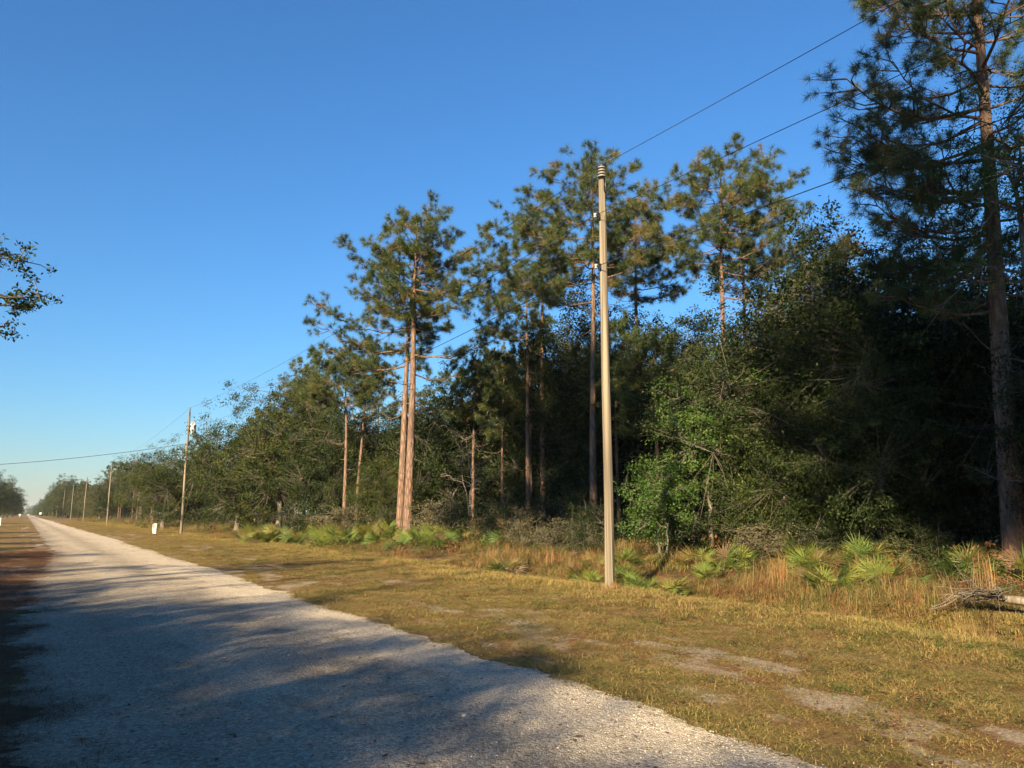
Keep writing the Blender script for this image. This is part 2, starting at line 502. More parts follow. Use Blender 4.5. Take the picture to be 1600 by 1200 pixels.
# sandy driveway mouth on the far left of the road
g = Geo()
dy = np.linspace(0, 1, 40)
mid_y, half = 26.5, 3.0
xs = np.linspace(-9.0, 1.9, 60)
V = []
for x in xs:
    wob = 0.5 * vnoise(x * 1.3, 0.0, 41); wob2 = 0.5 * vnoise(x * 1.1, 5.0, 42)
    hw = half + 1.4 * float(sstep(-1.5, 1.5, x))
    for t in (0, 0.33, 0.66, 1.0):
        V.append((x, mid_y - hw + wob + t * (2 * hw + wob2 - wob), 0.004 if -0.6 < x else 0.02 + float(gz(x, mid_y))))
V = np.array(V); i = (np.arange(59)[:, None] * 4 + np.arange(3)[None, :]).ravel()
V[:, 2] = np.where(V[:, 0] > -0.4, 0.003, gz(V[:, 0], V[:, 1]) + 0.012)
g.add(V, np.stack([i, i + 4, i + 5, i + 1], -1))
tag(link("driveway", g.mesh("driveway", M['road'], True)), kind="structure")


# ------------------------------------------------------------------ vegetation builders
def unit(v):
    return v / (np.linalg.norm(v, axis=-1, keepdims=True) + 1e-9)


def rand_dirs(rng, n):
    return unit(rng.normal(size=(n, 3)))


def add_needles(g, rng, C, D, length, width, n, tint):
    """needle bursts: C centres (m,3), D twig directions (m,3)"""
    m = len(C)
    if m == 0: return
    d = unit(rand_dirs(rng, m * n).reshape(m, n, 3) + 0.75 * D[:, None, :])
    d[..., 2] -= 0.10; d = unit(d)
    L = length * rng.uniform(0.65, 1.1, (m, n, 1))
    base = C[:, None, :] - D[:, None, :] * rng.uniform(0, 0.16, (m, n, 1)) + d * 0.02
    side = unit(np.cross(d, rand_dirs(rng, m * n).reshape(m, n, 3))) * (width / 2)
    tip = base + d * L; tip[..., 2] -= 0.12 * L[..., 0] * rng.uniform(0, 1, (m, n))
    V = np.stack([base - side, base + side, tip], 2).reshape(-1, 3)
    F = np.arange(m * n * 3).reshape(-1, 3)
    t = np.repeat(np.clip(np.asarray(tint)[:, None] + rng.normal(0, 0.07, (m, n)), 0, 1).ravel(), 3)
    g.add(V, F, t)


def add_leaves(g, rng, C, rad, n, size, tint, up=0.5, out=None, flat=0.7):
    """leaf clumps: C centres (m,3), n leaves each"""
    m = len(C)
    if m == 0: return
    rad = np.broadcast_to(np.asarray(rad, float), (m,))
    off = rng.normal(0, 0.5, (m, n, 3)); off[..., 2] *= flat
    P = (C[:, None, :] + off * rad[:, None, None]).reshape(-1, 3)
    k = m * n
    nrm = rand_dirs(rng, k); nrm[:, 2] += up
    if out is not None: nrm += 0.5 * np.repeat(out, n, 0)
    nrm = unit(nrm)
    ax = unit(np.cross(nrm, rand_dirs(rng, k)))
    sd = np.cross(nrm, ax)
    L = size * rng.uniform(0.6, 1.25, (k, 1)); W = L * rng.uniform(0.36, 0.52, (k, 1))
    V = np.stack([P, P + ax * L * 0.5 + sd * W * 0.5 + nrm * W * 0.12, P + ax * L, P + ax * L * 0.5 - sd * W * 0.5 + nrm * W * 0.12], 1).reshape(-1, 3)
    F = np.arange(k * 4).reshape(-1, 4)
    t = np.clip(np.repeat(np.broadcast_to(tint, (m,)), n) + rng.normal(0, 0.13, k), 0, 1)
    g.add(V, F, np.repeat(t, 4))


def curve_path(rng, a, b, n=6, wob=0.08, sag=0.0):
    a = np.asarray(a, float); b = np.asarray(b, float)
    t = np.linspace(0, 1, n)[:, None]
    P = a + (b - a) * t
    L = np.linalg.norm(b - a)
    w = rng.normal(0, wob * L, (n, 3)); w[0] = 0; w[-1] = 0
    P = P + w * np.sin(np.pi * t)
    P[:, 2] += sag * L * np.sin(np.pi * t[:, 0])
    return P


def pine(seed, H, r0, crown0, spread, lean=(0, 0), dens=1.0, needle_w=0.013, tuft_n=34, bare=4, top=0.35, bias=None, extra=None, brown=0.035, needle_len=0.30, stubs=4):
    """a tall southern pine. crown0: height where the living crown starts; spread: longest limb; bias: (azimuth, gain) for one-sided crowns;
    extra: list of (height, azimuth deg, length, rise) long limbs"""
    rng = np.random.default_rng(seed)
    H = H - 1.0
    gt, gb, gn = Geo(), Geo(), Geo()
    n = 16
    t = np.linspace(0, 1, n)
    ph = rng.uniform(0, 6.28, 2)
    px = lean[0] * t ** 1.4 + 0.12 * np.sin(t * 5 + ph[0]) * t
    py = lean[1] * t ** 1.4 + 0.12 * np.sin(t * 4 + ph[1]) * t
    T = np.column_stack([px, py, t * (H - 0.45)])
    R = r0 * (1 - 0.86 * t ** 1.1); R[0] *= 1.25
    if n > 1: R[1] *= 1.02
    T[0, 2] = -0.3
    tube(gt, T, R, 12)

    def trunk_at(z):
        return np.array((np.interp(z, T[:, 2], T[:, 0]), np.interp(z, T[:, 2], T[:, 1]), z)), float(np.interp(z, T[:, 2], R))
    C, D, TI = [], [], []
    limbs = []
    nl = int((15 + 2.0 * (H - crown0)) * dens)
    for k in range(nl):
        s = (k + rng.uniform(0, 0.8)) / nl
        z = crown0 + (H - 0.5 - crown0) * s
        prof = (0.62 + 0.38 * min(1, s * 3.0)) * (1 - s ** (1.2 + 1.3 * top)) ** 0.62
        L = spread * prof * rng.uniform(0.7, 1.15)
        az = k * 2.39996 + rng.uniform(-0.5, 0.5)
        if bias is not None:
            L *= 1 + bias[1] * math.cos(az - bias[0])
        L = max(L, 0.16 * spread * rng.uniform(0.7, 1.2) + 0.2)
        rise_ = -0.10 + 0.6 * s + 0.5 * s ** 4 + rng.uniform(-0.12, 0.22)
        limbs.append((z, az, L, rise_, False))
    for e in (extra or []):
        limbs.append((e[0], math.radians(e[1]), e[2], e[3], False))
    for k in range(bare):
        limbs.append((crown0 * rng.uniform(0.72, 1.0), rng.uniform(0, 6.28), rng.uniform(0.35, 0.8) * spread * 0.7, rng.uniform(-0.35, 0.1), True))
    for z, az, L, rs, dead in limbs:
        a, ra = trunk_at(z)
        dirn = np.array((math.cos(az), math.sin(az), 0.0))
        nseg = 7
        tt = np.linspace(0, 1, nseg)
        P = a + dirn * (L * tt)[:, None]
        P[:, 2] += L * (rs * tt - 0.10 * np.sin(tt * math.pi) + 0.16 * tt ** 3)
        P[1:] += rng.normal(0, 0.035 * L, (nseg - 1, 3)) * tt[1:, None]
        rl = min(ra * 0.55, 0.016 + 0.0125 * L)
        gg = gt if dead else gb
        tube(gg, P, rl * (1 - 0.8 * tt), 5, cap=False)
        nsec = int(max(4, L * 4.4)) if not dead else int(max(2, L * 1.5))
        for j in range(nsec):
            u_ = rng.uniform(0.28, 1.0) if j else 1.0
            p0 = np.array([np.interp(u_, tt, P[:, q]) for q in range(3)])
            sgn = 1 if j % 2 else -1
            a2 = az + sgn * rng.uniform(0.35, 1.15) * (1.0 if u_ < 0.97 else 0.2)
            l2 = L * rng.uniform(0.16, 0.34) * (1.25 - 0.6 * u_) + 0.22
            d2 = np.array((math.cos(a2), math.sin(a2), rng.uniform(-0.15, 0.65)))
            p1 = p0 + d2 * l2
            m = 0.5 * (p0 + p1) + rng.normal(0, 0.06 * l2, 3); m[2] -= 0.08 * l2
            tube(gg, [p0, m, p1], [rl * 0.34 + 0.004, rl * 0.24 + 0.003, 0.006], 4, cap=False)
            if dead:
                if rng.random() < 0.35:
                    p2 = p1 + rand_dirs(rng, 1)[0] * 0.35
                    tube(gg, [m, p2], [0.008, 0.004], 3, cap=False)
                continue
            ti = 0.84 + rng.normal(0, 0.04) if rng.random() < brown else np.clip(rng.normal(0.45, 0.16), 0.05, 0.78)
            C.append(p1); D.append(unit(d2)); TI.append(ti)
            nt_ = int(rng.integers(3, 6))
            for q in range(nt_):
                w = rng.uniform(0.35, 0.95)
                b0 = p0 + (p1 - p0) * w
                d3 = unit(unit(d2) * 0.6 + rand_dirs(rng, 1)[0] * 0.8 + np.array((0, 0, 0.35)))
                b1 = b0 + d3 * rng.uniform(0.16, 0.42)
                tube(gb, [b0, b1], [0.007, 0.005], 3, cap=False)
                C.append(b1); D.append(d3); TI.append(ti + rng.normal(0, 0.06))
    for k in range(stubs):
        a, ra = trunk_at(rng.uniform(0.25, 0.95) * crown0)
        az = rng.uniform(0, 6.28); l = rng.uniform(0.25, 0.8)
        tube(gt, [a, a + np.array((math.cos(az), math.sin(az), rng.uniform(-0.3, 0.2))) * l], [0.025, 0.012], 5)
    tp = T[-1]
    for k in range(10):
        d = unit(rng.normal(0, 0.45, 3) + np.array((0, 0, 0.8)))
        C.append(tp + d * rng.uniform(0.05, 0.5)); D.append(d); TI.append(0.5)
    add_needles(gn, rng, np.array(C), np.array(D), needle_len, needle_w, tuft_n, np.array(TI))
    return [("trunk", gt.mesh("pine_trunk", M['pine_bark'], True)), ("branches", gb.mesh("pine_branches", M['pine_bark'], True)), ("crown", gn.mesh("pine_crown", M['needle']))]


def broadleaf(seed, H, base, R, r0, n_clump, per, leaf, mat='oak', bark_m='oak_bark', lobes=0.3, stems=1, rc=(0.28, 0.55), squash=1.0, limbs_n=15, extra=None, fill=0.45, tint=0.45):
    """oak or shrub: H height, base height of the lowest leaves, R crown radius"""
    rng = np.random.default_rng(seed)
    gt, gl = Geo(), Geo()
    cz, hz = (H + base) / 2, (H - base) / 2
    # clump centres inside a lobed ellipsoid, more near the surface
    d = rand_dirs(rng, n_clump)
    lob = 1 + lobes * (0.6 * np.sin(3 * np.arctan2(d[:, 1], d[:, 0]) + seed) + 0.7 * np.sin(5 * d[:, 2] * 1.7 + 2 * np.arctan2(d[:, 1], d[:, 0]) + seed * 1.7) + 0.5 * rng.normal(size=n_clump) * 0.5)
    rr = rng.uniform(0, 1, n_clump) ** fill * np.clip(lob, 0.35, 1.6)
    C = d * rr[:, None] * np.array((R, R * squash, hz)); C[:, 2] += cz
    C = C[C[:, 2] > 0.12]
    # limbs
    nodes = []
    tops = []
    for s in range(stems):
        ox, oy = (rng.normal(0, 0.35 * (stems > 1), 2) * (0.4 + 0.1 * R))
        q = rng.normal(0, 0.25 * R * (0.35 if stems == 1 else 1.0), 2)
        P = curve_path(rng, (ox, oy, -0.25), (ox + q[0], oy + q[1], H * 0.72), 9, 0.025)
        rad = r0 / math.sqrt(stems) * (1 - 0.8 * np.linspace(0, 1, 9)); rad[0] *= 1.35
        tube(gt, P, rad, 9)
        tops.append((P, rad)); nodes.append(P[3:])
    targets = C[rng.choice(len(C), min(limbs_n, len(C)), replace=False)]
    for tgt in targets:
        P, rad = tops[int(rng.integers(len(tops)))]
        zs = np.clip(tgt[2] - rng.uniform(0.2, 0.6) * np.linalg.norm(tgt[:2] - P[4, :2]) , 0.12 * H + 0.2 * base, H * 0.7)
        a = np.array([np.interp(zs, P[:, 2], P[:, q]) for q in range(3)])
        L = curve_path(rng, a, tgt, 7, 0.06, 0.05)
        r = 0.45 * float(np.interp(zs, P[:, 2], rad))
        tube(gt, L, r * (1 - 0.8 * np.linspace(0, 1, 7)) + 0.006, 6, cap=False)
        nodes.append(L[2:])
    for ex in (extra or []):
        P, rad = tops[0]
        tgt = np.asarray(ex[0], float)
        zs = min(H * 0.66, max(0.3 * H, tgt[2] - 1.0))
        a = np.array([np.interp(zs, P[:, 2], P[:, q]) for q in range(3)])
        L = curve_path(rng, a, tgt, 9, 0.03, 0.04)
        tube(gt, L, 0.06 * (1 - 0.85 * np.linspace(0, 1, 9)) + 0.006, 6, cap=False)
        nodes.append(L[3:])
        k = ex[2]
        EC = tgt + rng.normal(0, 1, (k, 3)) * np.asarray(ex[1])
        C = np.concatenate([C, EC])
    N = np.concatenate(nodes)
    for c in C:
        j = np.argmin(((N - c) ** 2).sum(1))
        m = 0.5 * (N[j] + c) + rng.normal(0, 0.06, 3)
        tube(gt, [N[j], m, c], [0.014, 0.010, 0.004], 3, cap=False)
    cen = np.array((0, 0, cz)); out = unit(C - cen)
    ct = np.clip(tint + rng.normal(0, 0.12, len(C)), 0.02, 0.98)
    add_leaves(gl, rng, C, rng.uniform(rc[0], rc[1], len(C)), per, leaf, ct, 0.45, out)
    return [("trunk", gt.mesh("trunk_and_limbs", M[bark_m], True)), ("crown", gl.mesh("leaf_crown", M[mat]))]


def on_ground(x, y, dz=0.0):
    return (x, y, float(gz(x, y)) + dz)


# ------------------------------------------------------------------ utility poles and wires
POLE_X = 10.85
pole_px = [951, 285, 168, 131, 110.5, 97.5, 88.5, 82, 77.0]
pole_Y = []
for p in pole_px:
    x, fo, up = ray(p, 803.0)
    X = x * math.cos(YAW) + fo * math.sin(YAW); Y = -x * math.sin(YAW) + fo * math.cos(YAW)
    pole_Y.append(Y * POLE_X / X)
pole_Y = [pole_Y[0] - 54.0] + pole_Y
D1 = spot(951, 1)[0] * 0 + (POLE_X * math.sin(YAW) + pole_Y[1] * math.cos(YAW))
POLE_H = rise(280, D1)
H_TOP, H_MID, H_LOW = rise(256, D1), rise(338, D1), rise(417, D1)


def pole_mesh(h):
    g = Geo()
    z = np.linspace(-0.4, h, 14)
    tube(g, np.column_stack([0.012 * np.sin(z * 0.9), 0.01 * np.cos(z * 0.7), z]), np.interp(z, [-0.4, h], [0.110, 0.083]) * (1 + 0.012 * np.sin(z * 3.1)), 18)
    return g.mesh("pole_shaft", M['pole'], True)


shaft = pole_mesh(POLE_H)
shaft2 = pole_mesh(POLE_H + 0.55)
g = Geo()
lathe(g, [(0.0, 0.0), (0.04, 0.0), (0.035, 0.29), (0.05, 0.30), (0.05, 0.34), (0.02, 0.36), (0.0, 0.36)], 12)
insulator = g.mesh("insulator", M['dark_metal'], True)
g = Geo(); lathe(g, [(0.03, 0.0), (0.10, 0.0), (0.105, 0.012), (0.09, 0.03), (0.05, 0.04), (0.03, 0.042)], 16)
skirt = g.mesh("skirt", M['porcelain'], True)
g = Geo()
box(g, (0.0, -0.105, -0.16), (0.06, 0.02, 0.34), bev=0.004); box(g, (0.0, -0.06, 0.0), (0.07, 0.14, 0.025), bev=0.004); tube(g, [(0, 0, -0.02), (0, 0, 0.06)], 0.014, 8)
bracket = g.mesh("bracket", M['dark_metal'])
g = Geo()
tube(g, [(-0.10, 0, 0.0), (-0.24, 0, 0.0)], 0.012, 6); box(g, (-0.115, 0, 0), (0.02, 0.09, 0.16), bev=0.003)
spool_arm = g.mesh("spool_arm", M['dark_metal'])
g = Geo()
lathe(g, [(0.0, -0.05), (0.035, -0.05), (0.045, -0.035), (0.028, -0.01), (0.028, 0.01), (0.045, 0.035), (0.035, 0.05), (0.0, 0.05)], 12, (-0.22, 0, 0))
spool = g.mesh("spool", M['porcelain'], True)
g = Geo()
z = np.linspace(0.1, POLE_H - 0.9, 30)
tube(g, np.column_stack([0.02 + 0.0 * z + 0.1 * np.cos(2.1), -0.0 * z - np.interp(z, [0, POLE_H], [0.111, 0.084]) * 0.98, z]) * np.array((0.2, 1, 1)), 0.005, 5)
ground_wire = g.mesh("ground_wire", M['dark_metal'])
ORD = ["", "nearest", "second", "third", "fourth", "fifth", "sixth", "seventh", "eighth", "ninth"]
for k, Y in enumerate(pole_Y):
    if k == 0:
        lab = "wooden utility pole standing behind the viewer, wires running back to it"
    elif k == 1:
        lab = "tall weathered wooden utility pole with stacked insulator on top, closest to the viewer"
    elif k == 2:
        lab = "wooden utility pole carrying the pale transformer can, beside the big rounded oak"
    else:
        lab = f"thin wooden utility pole beside the road, {ORD[k]} one counting from the viewer"
    x0 = POLE_X + (0 if k in (1, 2) else float(RNG.normal(0, 0.06)))
    r = put("utility_pole", [("shaft", shaft2 if k == 2 else shaft)], on_ground(x0, Y), 0, 1, lab, "utility pole", "utility poles along the road")
    if k > 2:
        r.rotation_euler = (float(RNG.normal(0, 0.008)), float(RNG.normal(0.006, 0.008)), 0)
    zt = POLE_H + (0.55 if k == 2 else 0)
    b = link("bracket", bracket, r, (0, 0, zt + 0.02)); b.rotation_euler = (0, 0, 0)
    ins = link("insulator", insulator, r, (0, 0, zt + 0.05))
    for q in range(4):
        link("skirt", skirt, ins, (0, 0, 0.03 + 0.075 * q), 0, 1.0 - 0.05 * q)
    for hz_ in (H_MID, H_LOW):
        sa = link("spool_arm", spool_arm, r, (0, 0, hz_)); link("spool", spool, sa)
    if k <= 2:
        link("ground_wire", ground_wire, r)
    if k == 2:
        g = Geo()
        lathe(g, [(0.0, 0.0), (0.20, 0.0), (0.225, 0.03), (0.225, 0.72), (0.235, 0.73), (0.235, 0.76), (0.16, 0.82), (0.0, 0.84)], 20)
        tr = link("transformer", g.mesh("transformer", M['can_grey'], True), r, (0.36, -0.05, H_MID - 0.30))
        g = Geo(); lathe(g, [(0.03, 0), (0.05, 0.02), (0.03, 0.05), (0.05, 0.08), (0.03, 0.11), (0.045, 0.14), (0.02, 0.24), (0, 0.25)], 10)
        bm_ = g.mesh("bushing", M['porcelain'], True)
        link("bushing", bm_, tr, (0.07, 0, 0.80)); link("bushing", bm_, tr, (-0.09, 0.05, 0.80))
        g = Geo(); box(g, (-0.25, 0, 0), (0.12, 0.10, 0.06), bev=0.01); hg = g.mesh("hanger", M['dark_metal'])
        link("hanger", hg, tr, (0, 0, 0.2)); link("hanger", hg, tr, (0, 0, 0.55))
        g = Geo(); tube(g, [(0.09, 0, 0), (0.42, 0, 0.22)], 0.02, 6); tube(g, [(0.42, 0, 0.12), (0.42, 0.0, 0.48)], 0.03, 8)
        link("fuse_cutout", g.mesh("fuse_cutout", M['dark_metal']), r, (0, 0, H_MID + 0.35))


def wire(name, off, hz_, sag, label, extra_top=0.0, rad=0.008):
    g = Geo(); P = []
    for k in range(len(pole_Y) - 1):
        z0 = hz_ + (0.55 if (k == 1 + 0 and False) else 0); n = 24 if k < 3 else 8
        y0, y1 = pole_Y[k], pole_Y[k + 1]
        e0 = extra_top if k == 2 else 0.0; e1 = extra_top if k + 1 == 2 else 0.0
        for t in np.linspace(0, 1, n, endpoint=False):
            gz0, gz1 = float(gz(POLE_X, y0)), float(gz(POLE_X, y1))
            P.append((POLE_X + off, y0 + (y1 - y0) * t, hz_ + gz0 + (gz1 - gz0) * t + e0 + (e1 - e0) * t - 4 * sag * t * (1 - t)))
    P.append((POLE_X + off, pole_Y[-1], hz_ + float(gz(POLE_X, pole_Y[-1]))))
    tube(g, P, rad, 5)
    tag(link(name, g.mesh(name, M['wire'], True)), label, "power line", "wires strung along the poles")


wire("power_line", 0.0, POLE_H + 0.37, 0.55, "topmost thin black wire resting on the insulators of the utility poles", 0.55, 0.007)
wire("power_line", -0.23, H_MID, 0.65, "middle thin black wire running along the utility poles", 0.0, 0.007)
wire("power_line", -0.23, H_LOW, 0.75, "lowest of the three black wires running along the utility poles", 0.0, 0.009)
# service drop from the transformer pole, crossing the road to the left
g = Geo()
a = np.array((POLE_X - 0.1, pole_Y[2], H_MID - 1.15)); b = np.array((-26.0, pole_Y[2] + 34.0, 6.6))
t = np.linspace(0, 1, 40)[:, None]
P = a + (b - a) * t; P[:, 2] -= 4 * 1.35 * (t * (1 - t))[:, 0]
tube(g, P, 0.022, 5)
tag(link("service_cable", g.mesh("service_cable", M['wire'], True)), "sagging black service cable crossing over the road from the transformer pole", "cable")
g = Geo()
tube(g, np.column_stack([0 * np.linspace(0, 1, 5), 0 * np.linspace(0, 1, 5), np.linspace(-0.4, 7.0, 5)]), [0.12, 0.12, 0.11, 0.1, 0.09], 12)
put("service_pole", [("shaft", g.mesh("service_pole_shaft", M['pole'], True))], on_ground(-26.0, pole_Y[2] + 34.0), label="wooden service pole among the left trees that takes the crossing cable", cat="utility pole")

# ------------------------------------------------------------------ pines of the right-hand wood
def place_pine(px, d, parts, label, rz=0.0, group="tall pines at the edge of the wood"):
    x, y = spot(px, d)
    return put("pine_tree", parts, on_ground(x, y), rz, 1.0, label, "pine tree", group)


def toward(px_dir):
    """azimuth (radians) pointing to the picture's left (-1) or right (+1) from the camera"""
    return -YAW if px_dir > 0 else math.pi - YAW


LEFT, RIGHT = math.pi - YAW, -YAW
RV = np.array((math.cos(YAW), -math.sin(YAW)))


def leanv(m):
    return (RV[0] * m, RV[1] * m)


LD, RD = math.degrees(LEFT), math.degrees(RIGHT)
place_pine(637, 40, pine(11, rise(312, 40), 0.25, rise(520, 40), 3.1, leanv(0.25), 1.35, 0.0115, 62, 4, 0.7, (RIGHT, 0.12), [(rise(440, 40), RD, 3.0, -0.45), (rise(560, 40), RD, 3.6, 0.05), (rise(590, 40), RD + 30, 2.8, 0.0)]),
           "tall orange barked pine with dense domed crown, front trunk of the close pair")
place_pine(625, 42.5, pine(12, rise(365, 42.5), 0.235, rise(585, 42.5), 3.5, leanv(0.55), 0.95, 0.0115, 58, 6, 0.4, (LEFT, 0.55)),
           "tall pine just behind the domed one, its sparse branches spreading left")
place_pine(538, 50, pine(13, rise(545, 50), 0.15, rise(640, 50), 2.9, leanv(-0.2), 1.3, 0.011, 60, 3, 0.5, (LEFT, 0.3)),
           "shorter slim pine with feathery top, left of the twin trunks")
place_pine(556, 53, pine(14, rise(515, 53), 0.13, rise(610, 53), 1.9, leanv(0.5), 1.0, 0.013, 54, 6, 0.4),
           "thin pine with narrow ragged top between slim pine and twin trunks")
place_pine(826, 42, pine(15, rise(400, 42), 0.16, rise(540, 42), 3.2, leanv(-0.1), 1.1, 0.0115, 60, 4, 0.5, (LEFT, 0.45)),
           "slim dark trunked pine, left one of the two left of the near pole")
place_pine(849, 43, pine(16, rise(308, 43), 0.17, rise(470, 43), 3.0, leanv(-0.1), 1.15, 0.0115, 60, 5, 0.45, (LEFT, 0.25)),
           "slim pine with jagged leftward crown, right one of two left of the near pole")
place_pine(928, 35, pine(17, rise(232, 35), 0.19, rise(450, 35), 3.3, leanv(0.15), 1.3, 0.011, 60, 6, 0.5, (LEFT, 0.1), [(rise(480, 35), LD, 3.2, 0.15), (rise(420, 35), LD + 20, 3.0, 0.3)]),
           "tall pine rising directly behind the near utility pole")
place_pine(1003, 39, pine(18, rise(285, 39), 0.17, rise(470, 39), 2.5, leanv(0.1), 1.3, 0.0115, 60, 4, 0.8, (RIGHT, 0.15), [(rise(470, 39), RD, 2.6, 0.12)]),
           "pine with golden green crown just right of the near utility pole")
place_pine(1145, 35, pine(19, rise(216, 35), 0.19, rise(420, 35), 2.9, leanv(0.1), 1.25, 0.011, 60, 6, 0.75, (RIGHT, 0.1), [(rise(400, 35), LD, 3.0, 0.1), (rise(470, 35), RD, 4.2, 0.15), (rise(430, 35), RD + 25, 4.0, 0.2)], brown=0.10),
           "tall pine with browning rounded crown, standing alone against the sky between pole and edge")
place_pine(1173, 39, pine(20, rise(262, 39), 0.16, rise(470, 39), 3.4, leanv(0.4), 1.15, 0.0115, 60, 5, 0.5, (RIGHT, 0.5)),
           "pine close behind the browning one, its branches reaching right")
xr, yr = spot(1580, 18.0)
big = pine(21, 20.5, 0.255, 6.0, 3.3, leanv(0.8), 1.35, 0.0105, 54, 4, 0.7, None,
           [(rise(420, 18), LD - 8, 2.9, 0.0), (rise(365, 18), LD + 12, 3.0, -0.06), (rise(310, 18), LD, 3.2, -0.02), (rise(180, 18), LD + 6, 3.7, 0.0), (rise(235, 18), LD - 20, 3.1, -0.1), (rise(95, 18), LD + 10, 2.6, 0.3), (rise(60, 18), LD - 12, 2.4, 0.3), (rise(455, 18), LD + 25, 2.6, 0.1), (rise(330, 18), LD + 30, 2.8, -0.1), (rise(200, 18), LD - 35, 3.0, -0.05)], needle_len=0.25)
put("pine_tree", big, on_ground(xr, yr), 0, 1.0, "huge dark trunked pine at the right edge, running out of the top", "pine tree", "tall pines at the edge of the wood")

# ------------------------------------------------------------------ broadleaf prototypes
OAK_A = broadleaf(31, 9.5, 0.2, 4.2, 0.24, 760, 66, 0.15, lobes=0.28, rc=(0.3, 0.6))
OAK_B = broadleaf(32, 8.0, 0.1, 3.6, 0.20, 640, 66, 0.145, lobes=0.34, stems=2, rc=(0.3, 0.58))
OAK_C = broadleaf(33, 11.0, 1.0, 3.9, 0.24, 740, 64, 0.15, lobes=0.36, rc=(0.3, 0.6))
OAK_D = broadleaf(34, 6.0, -0.1, 2.8, 0.14, 480, 64, 0.12, lobes=0.4, stems=3)
BUSH = broadleaf(35, 2.4, 0.05, 1.25, 0.05, 130, 48, 0.07, lobes=0.35, stems=4, rc=(0.18, 0.32), limbs_n=12)
SCRUB = broadleaf(36, 1.6, 0.05, 1.0, 0.03, 110, 50, 0.07, 'grey_leaf', 'oak_bark', 0.4, 4, (0.15, 0.28), limbs_n=14)
PINE_Y = pine(41, 12.5, 0.13, 6.0, 2.4, (0.2, 0.1), 1.1, 0.026, 30, 4, 0.5)
PINE_Z = pine(42, 15.0, 0.16, 9.0, 2.8, (-0.2, 0.2), 1.1, 0.026, 30, 4, 0.5)

M['shaded_oak'] = foliage('shaded_oak_leaf', [(0.0, (0.005, 0.010, 0.004)), (0.5, (0.012, 0.021, 0.006)), (0.85, (0.028, 0.038, 0.010)), (1.0, (0.05, 0.045, 0.015))], 0.15, 0.6, 0.15, 0.4)  # oak leaves darkened: missing cast shade put into the colour
M['olive'] = foliage('olive_leaf', [(0.0, (0.022, 0.027, 0.008)), (0.5, (0.050, 0.055, 0.014)), (0.85, (0.09, 0.085, 0.022)), (1.0, (0.13, 0.095, 0.032))], 0.2, 0.5, 0.3, 0.3)


def tree(name, proto, x, y, sc, label, cat, group, rz=None, dz=0.0, leaf=None):
    rz = float(RNG.uniform(0, 6.28)) if rz is None else rz
    r = put(name, proto, on_ground(x, y, dz), rz, sc, label, cat, group)
    if leaf:
        for c in r.children:
            if c.name.startswith("crown"):
                c.material_slots[0].link = 'OBJECT'; c.material_slots[0].material = M[leaf]
    return r


# hand-placed broadleaf trees seen in the front of the wood
G_OAK = "oaks and shrubs in the front of the wood"
x, y = spot(372, 64); tree("oak_tree", OAK_A, x, y, (1.1, 1.1, 1.1), "big rounded dark green oak just right of the transformer pole", "oak tree", G_OAK, 0.4)
x, y = spot(258, 88); tree("oak_tree", OAK_A, x, y, (1.15, 1.15, 1.0), "rounded dark oak seen just left of the transformer pole", "oak tree", G_OAK, 2.2)
x, y = spot(440, 58); tree("oak_tree", OAK_C, x, y, (1.05, 1.05, 1.08), "taller ragged oak right of the big rounded oak", "oak tree", G_OAK, 1.1)
x, y = spot(505, 55); tree("oak_tree", OAK_B, x, y, (0.95, 0.95, 0.95), "dark dense oak below the shorter slim pine", "oak tree", G_OAK, 4.0)
x, y = spot(585, 46); tree("oak_tree", OAK_D, x, y, (0.62, 0.62, 0.72), "small bright leaved oak between slim pines and twin trunks", "oak tree", G_OAK, 0.2)
hero1 = broadleaf(51, rise(588, 25), 1.3, 1.75, 0.09, 270, 74, 0.09, 'bright', lobes=0.45, rc=(0.22, 0.42), tint=0.5, fill=0.5)
x, y = spot(1108, 25); tree("young_tree", hero1, x, y, 1.0, "sunlit young tree with fresh green leaves right of the near pole", "tree", G_OAK, 0.0)
hero2 = broadleaf(52, rise(728, 23.5), 0.25, 1.1, 0.05, 170, 66, 0.085, 'bright', lobes=0.35, stems=2, rc=(0.18, 0.36), tint=0.4)
x, y = spot(1028, 23.5); tree("leafy_shrub", hero2, x, y, 1.0, "glossy green leafy shrub on a thin pale stem, near the pole", "shrub", G_OAK, 0.0)
hero3 = broadleaf(53, rise(590, 26), 1.2, 1.9, 0.13, 190, 60, 0.075, 'bright', lobes=0.5, rc=(0.22, 0.42), tint=0.3, stems=2)
x, y = spot(1430, 26); tree("vine_covered_tree", hero3, x, y, 1.0, "forked tree hung with bright green vine leaves, left of the huge pine", "tree", G_OAK, 0.6)
hero4 = broadleaf(54, 12.0, 5.0, 2.1, 0.18, 210, 62, 0.075, 'bright', lobes=0.4, rc=(0.25, 0.45), tint=0.35)
x, y = spot(1668, 15.6); tree("oak_tree", hero4, x, y, 1.0, "sunlit oak whose leaves reach in from the right edge before the huge pine", "oak tree", G_OAK, 1.0)
hero5 = broadleaf(55, rise(630, 41), 1.0, 1.9, 0.09, 60, 26, 0.075, 'grey_leaf', 'grey_bark', 0.45, 3, (0.25, 0.5), limbs_n=30)
x, y = spot(735, 41); tree("lichen_tree", hero5, x, y, 1.0, "grey crooked half bare small tree right of the twin trunks", "tree", G_OAK, 0.5)
x, y = spot(690, 39); tree("drooping_shrub", SCRUB, x, y, (1.6, 1.6, 1.35), "greyish drooping shrub beside the front twin trunk", "shrub", G_OAK, 0.5)
x, y = spot(535, 45); tree("drooping_shrub", SCRUB, x, y, (1.5, 1.5, 1.3), "brownish scrubby bush below the shorter slim pine", "shrub", G_OAK, 1.5)
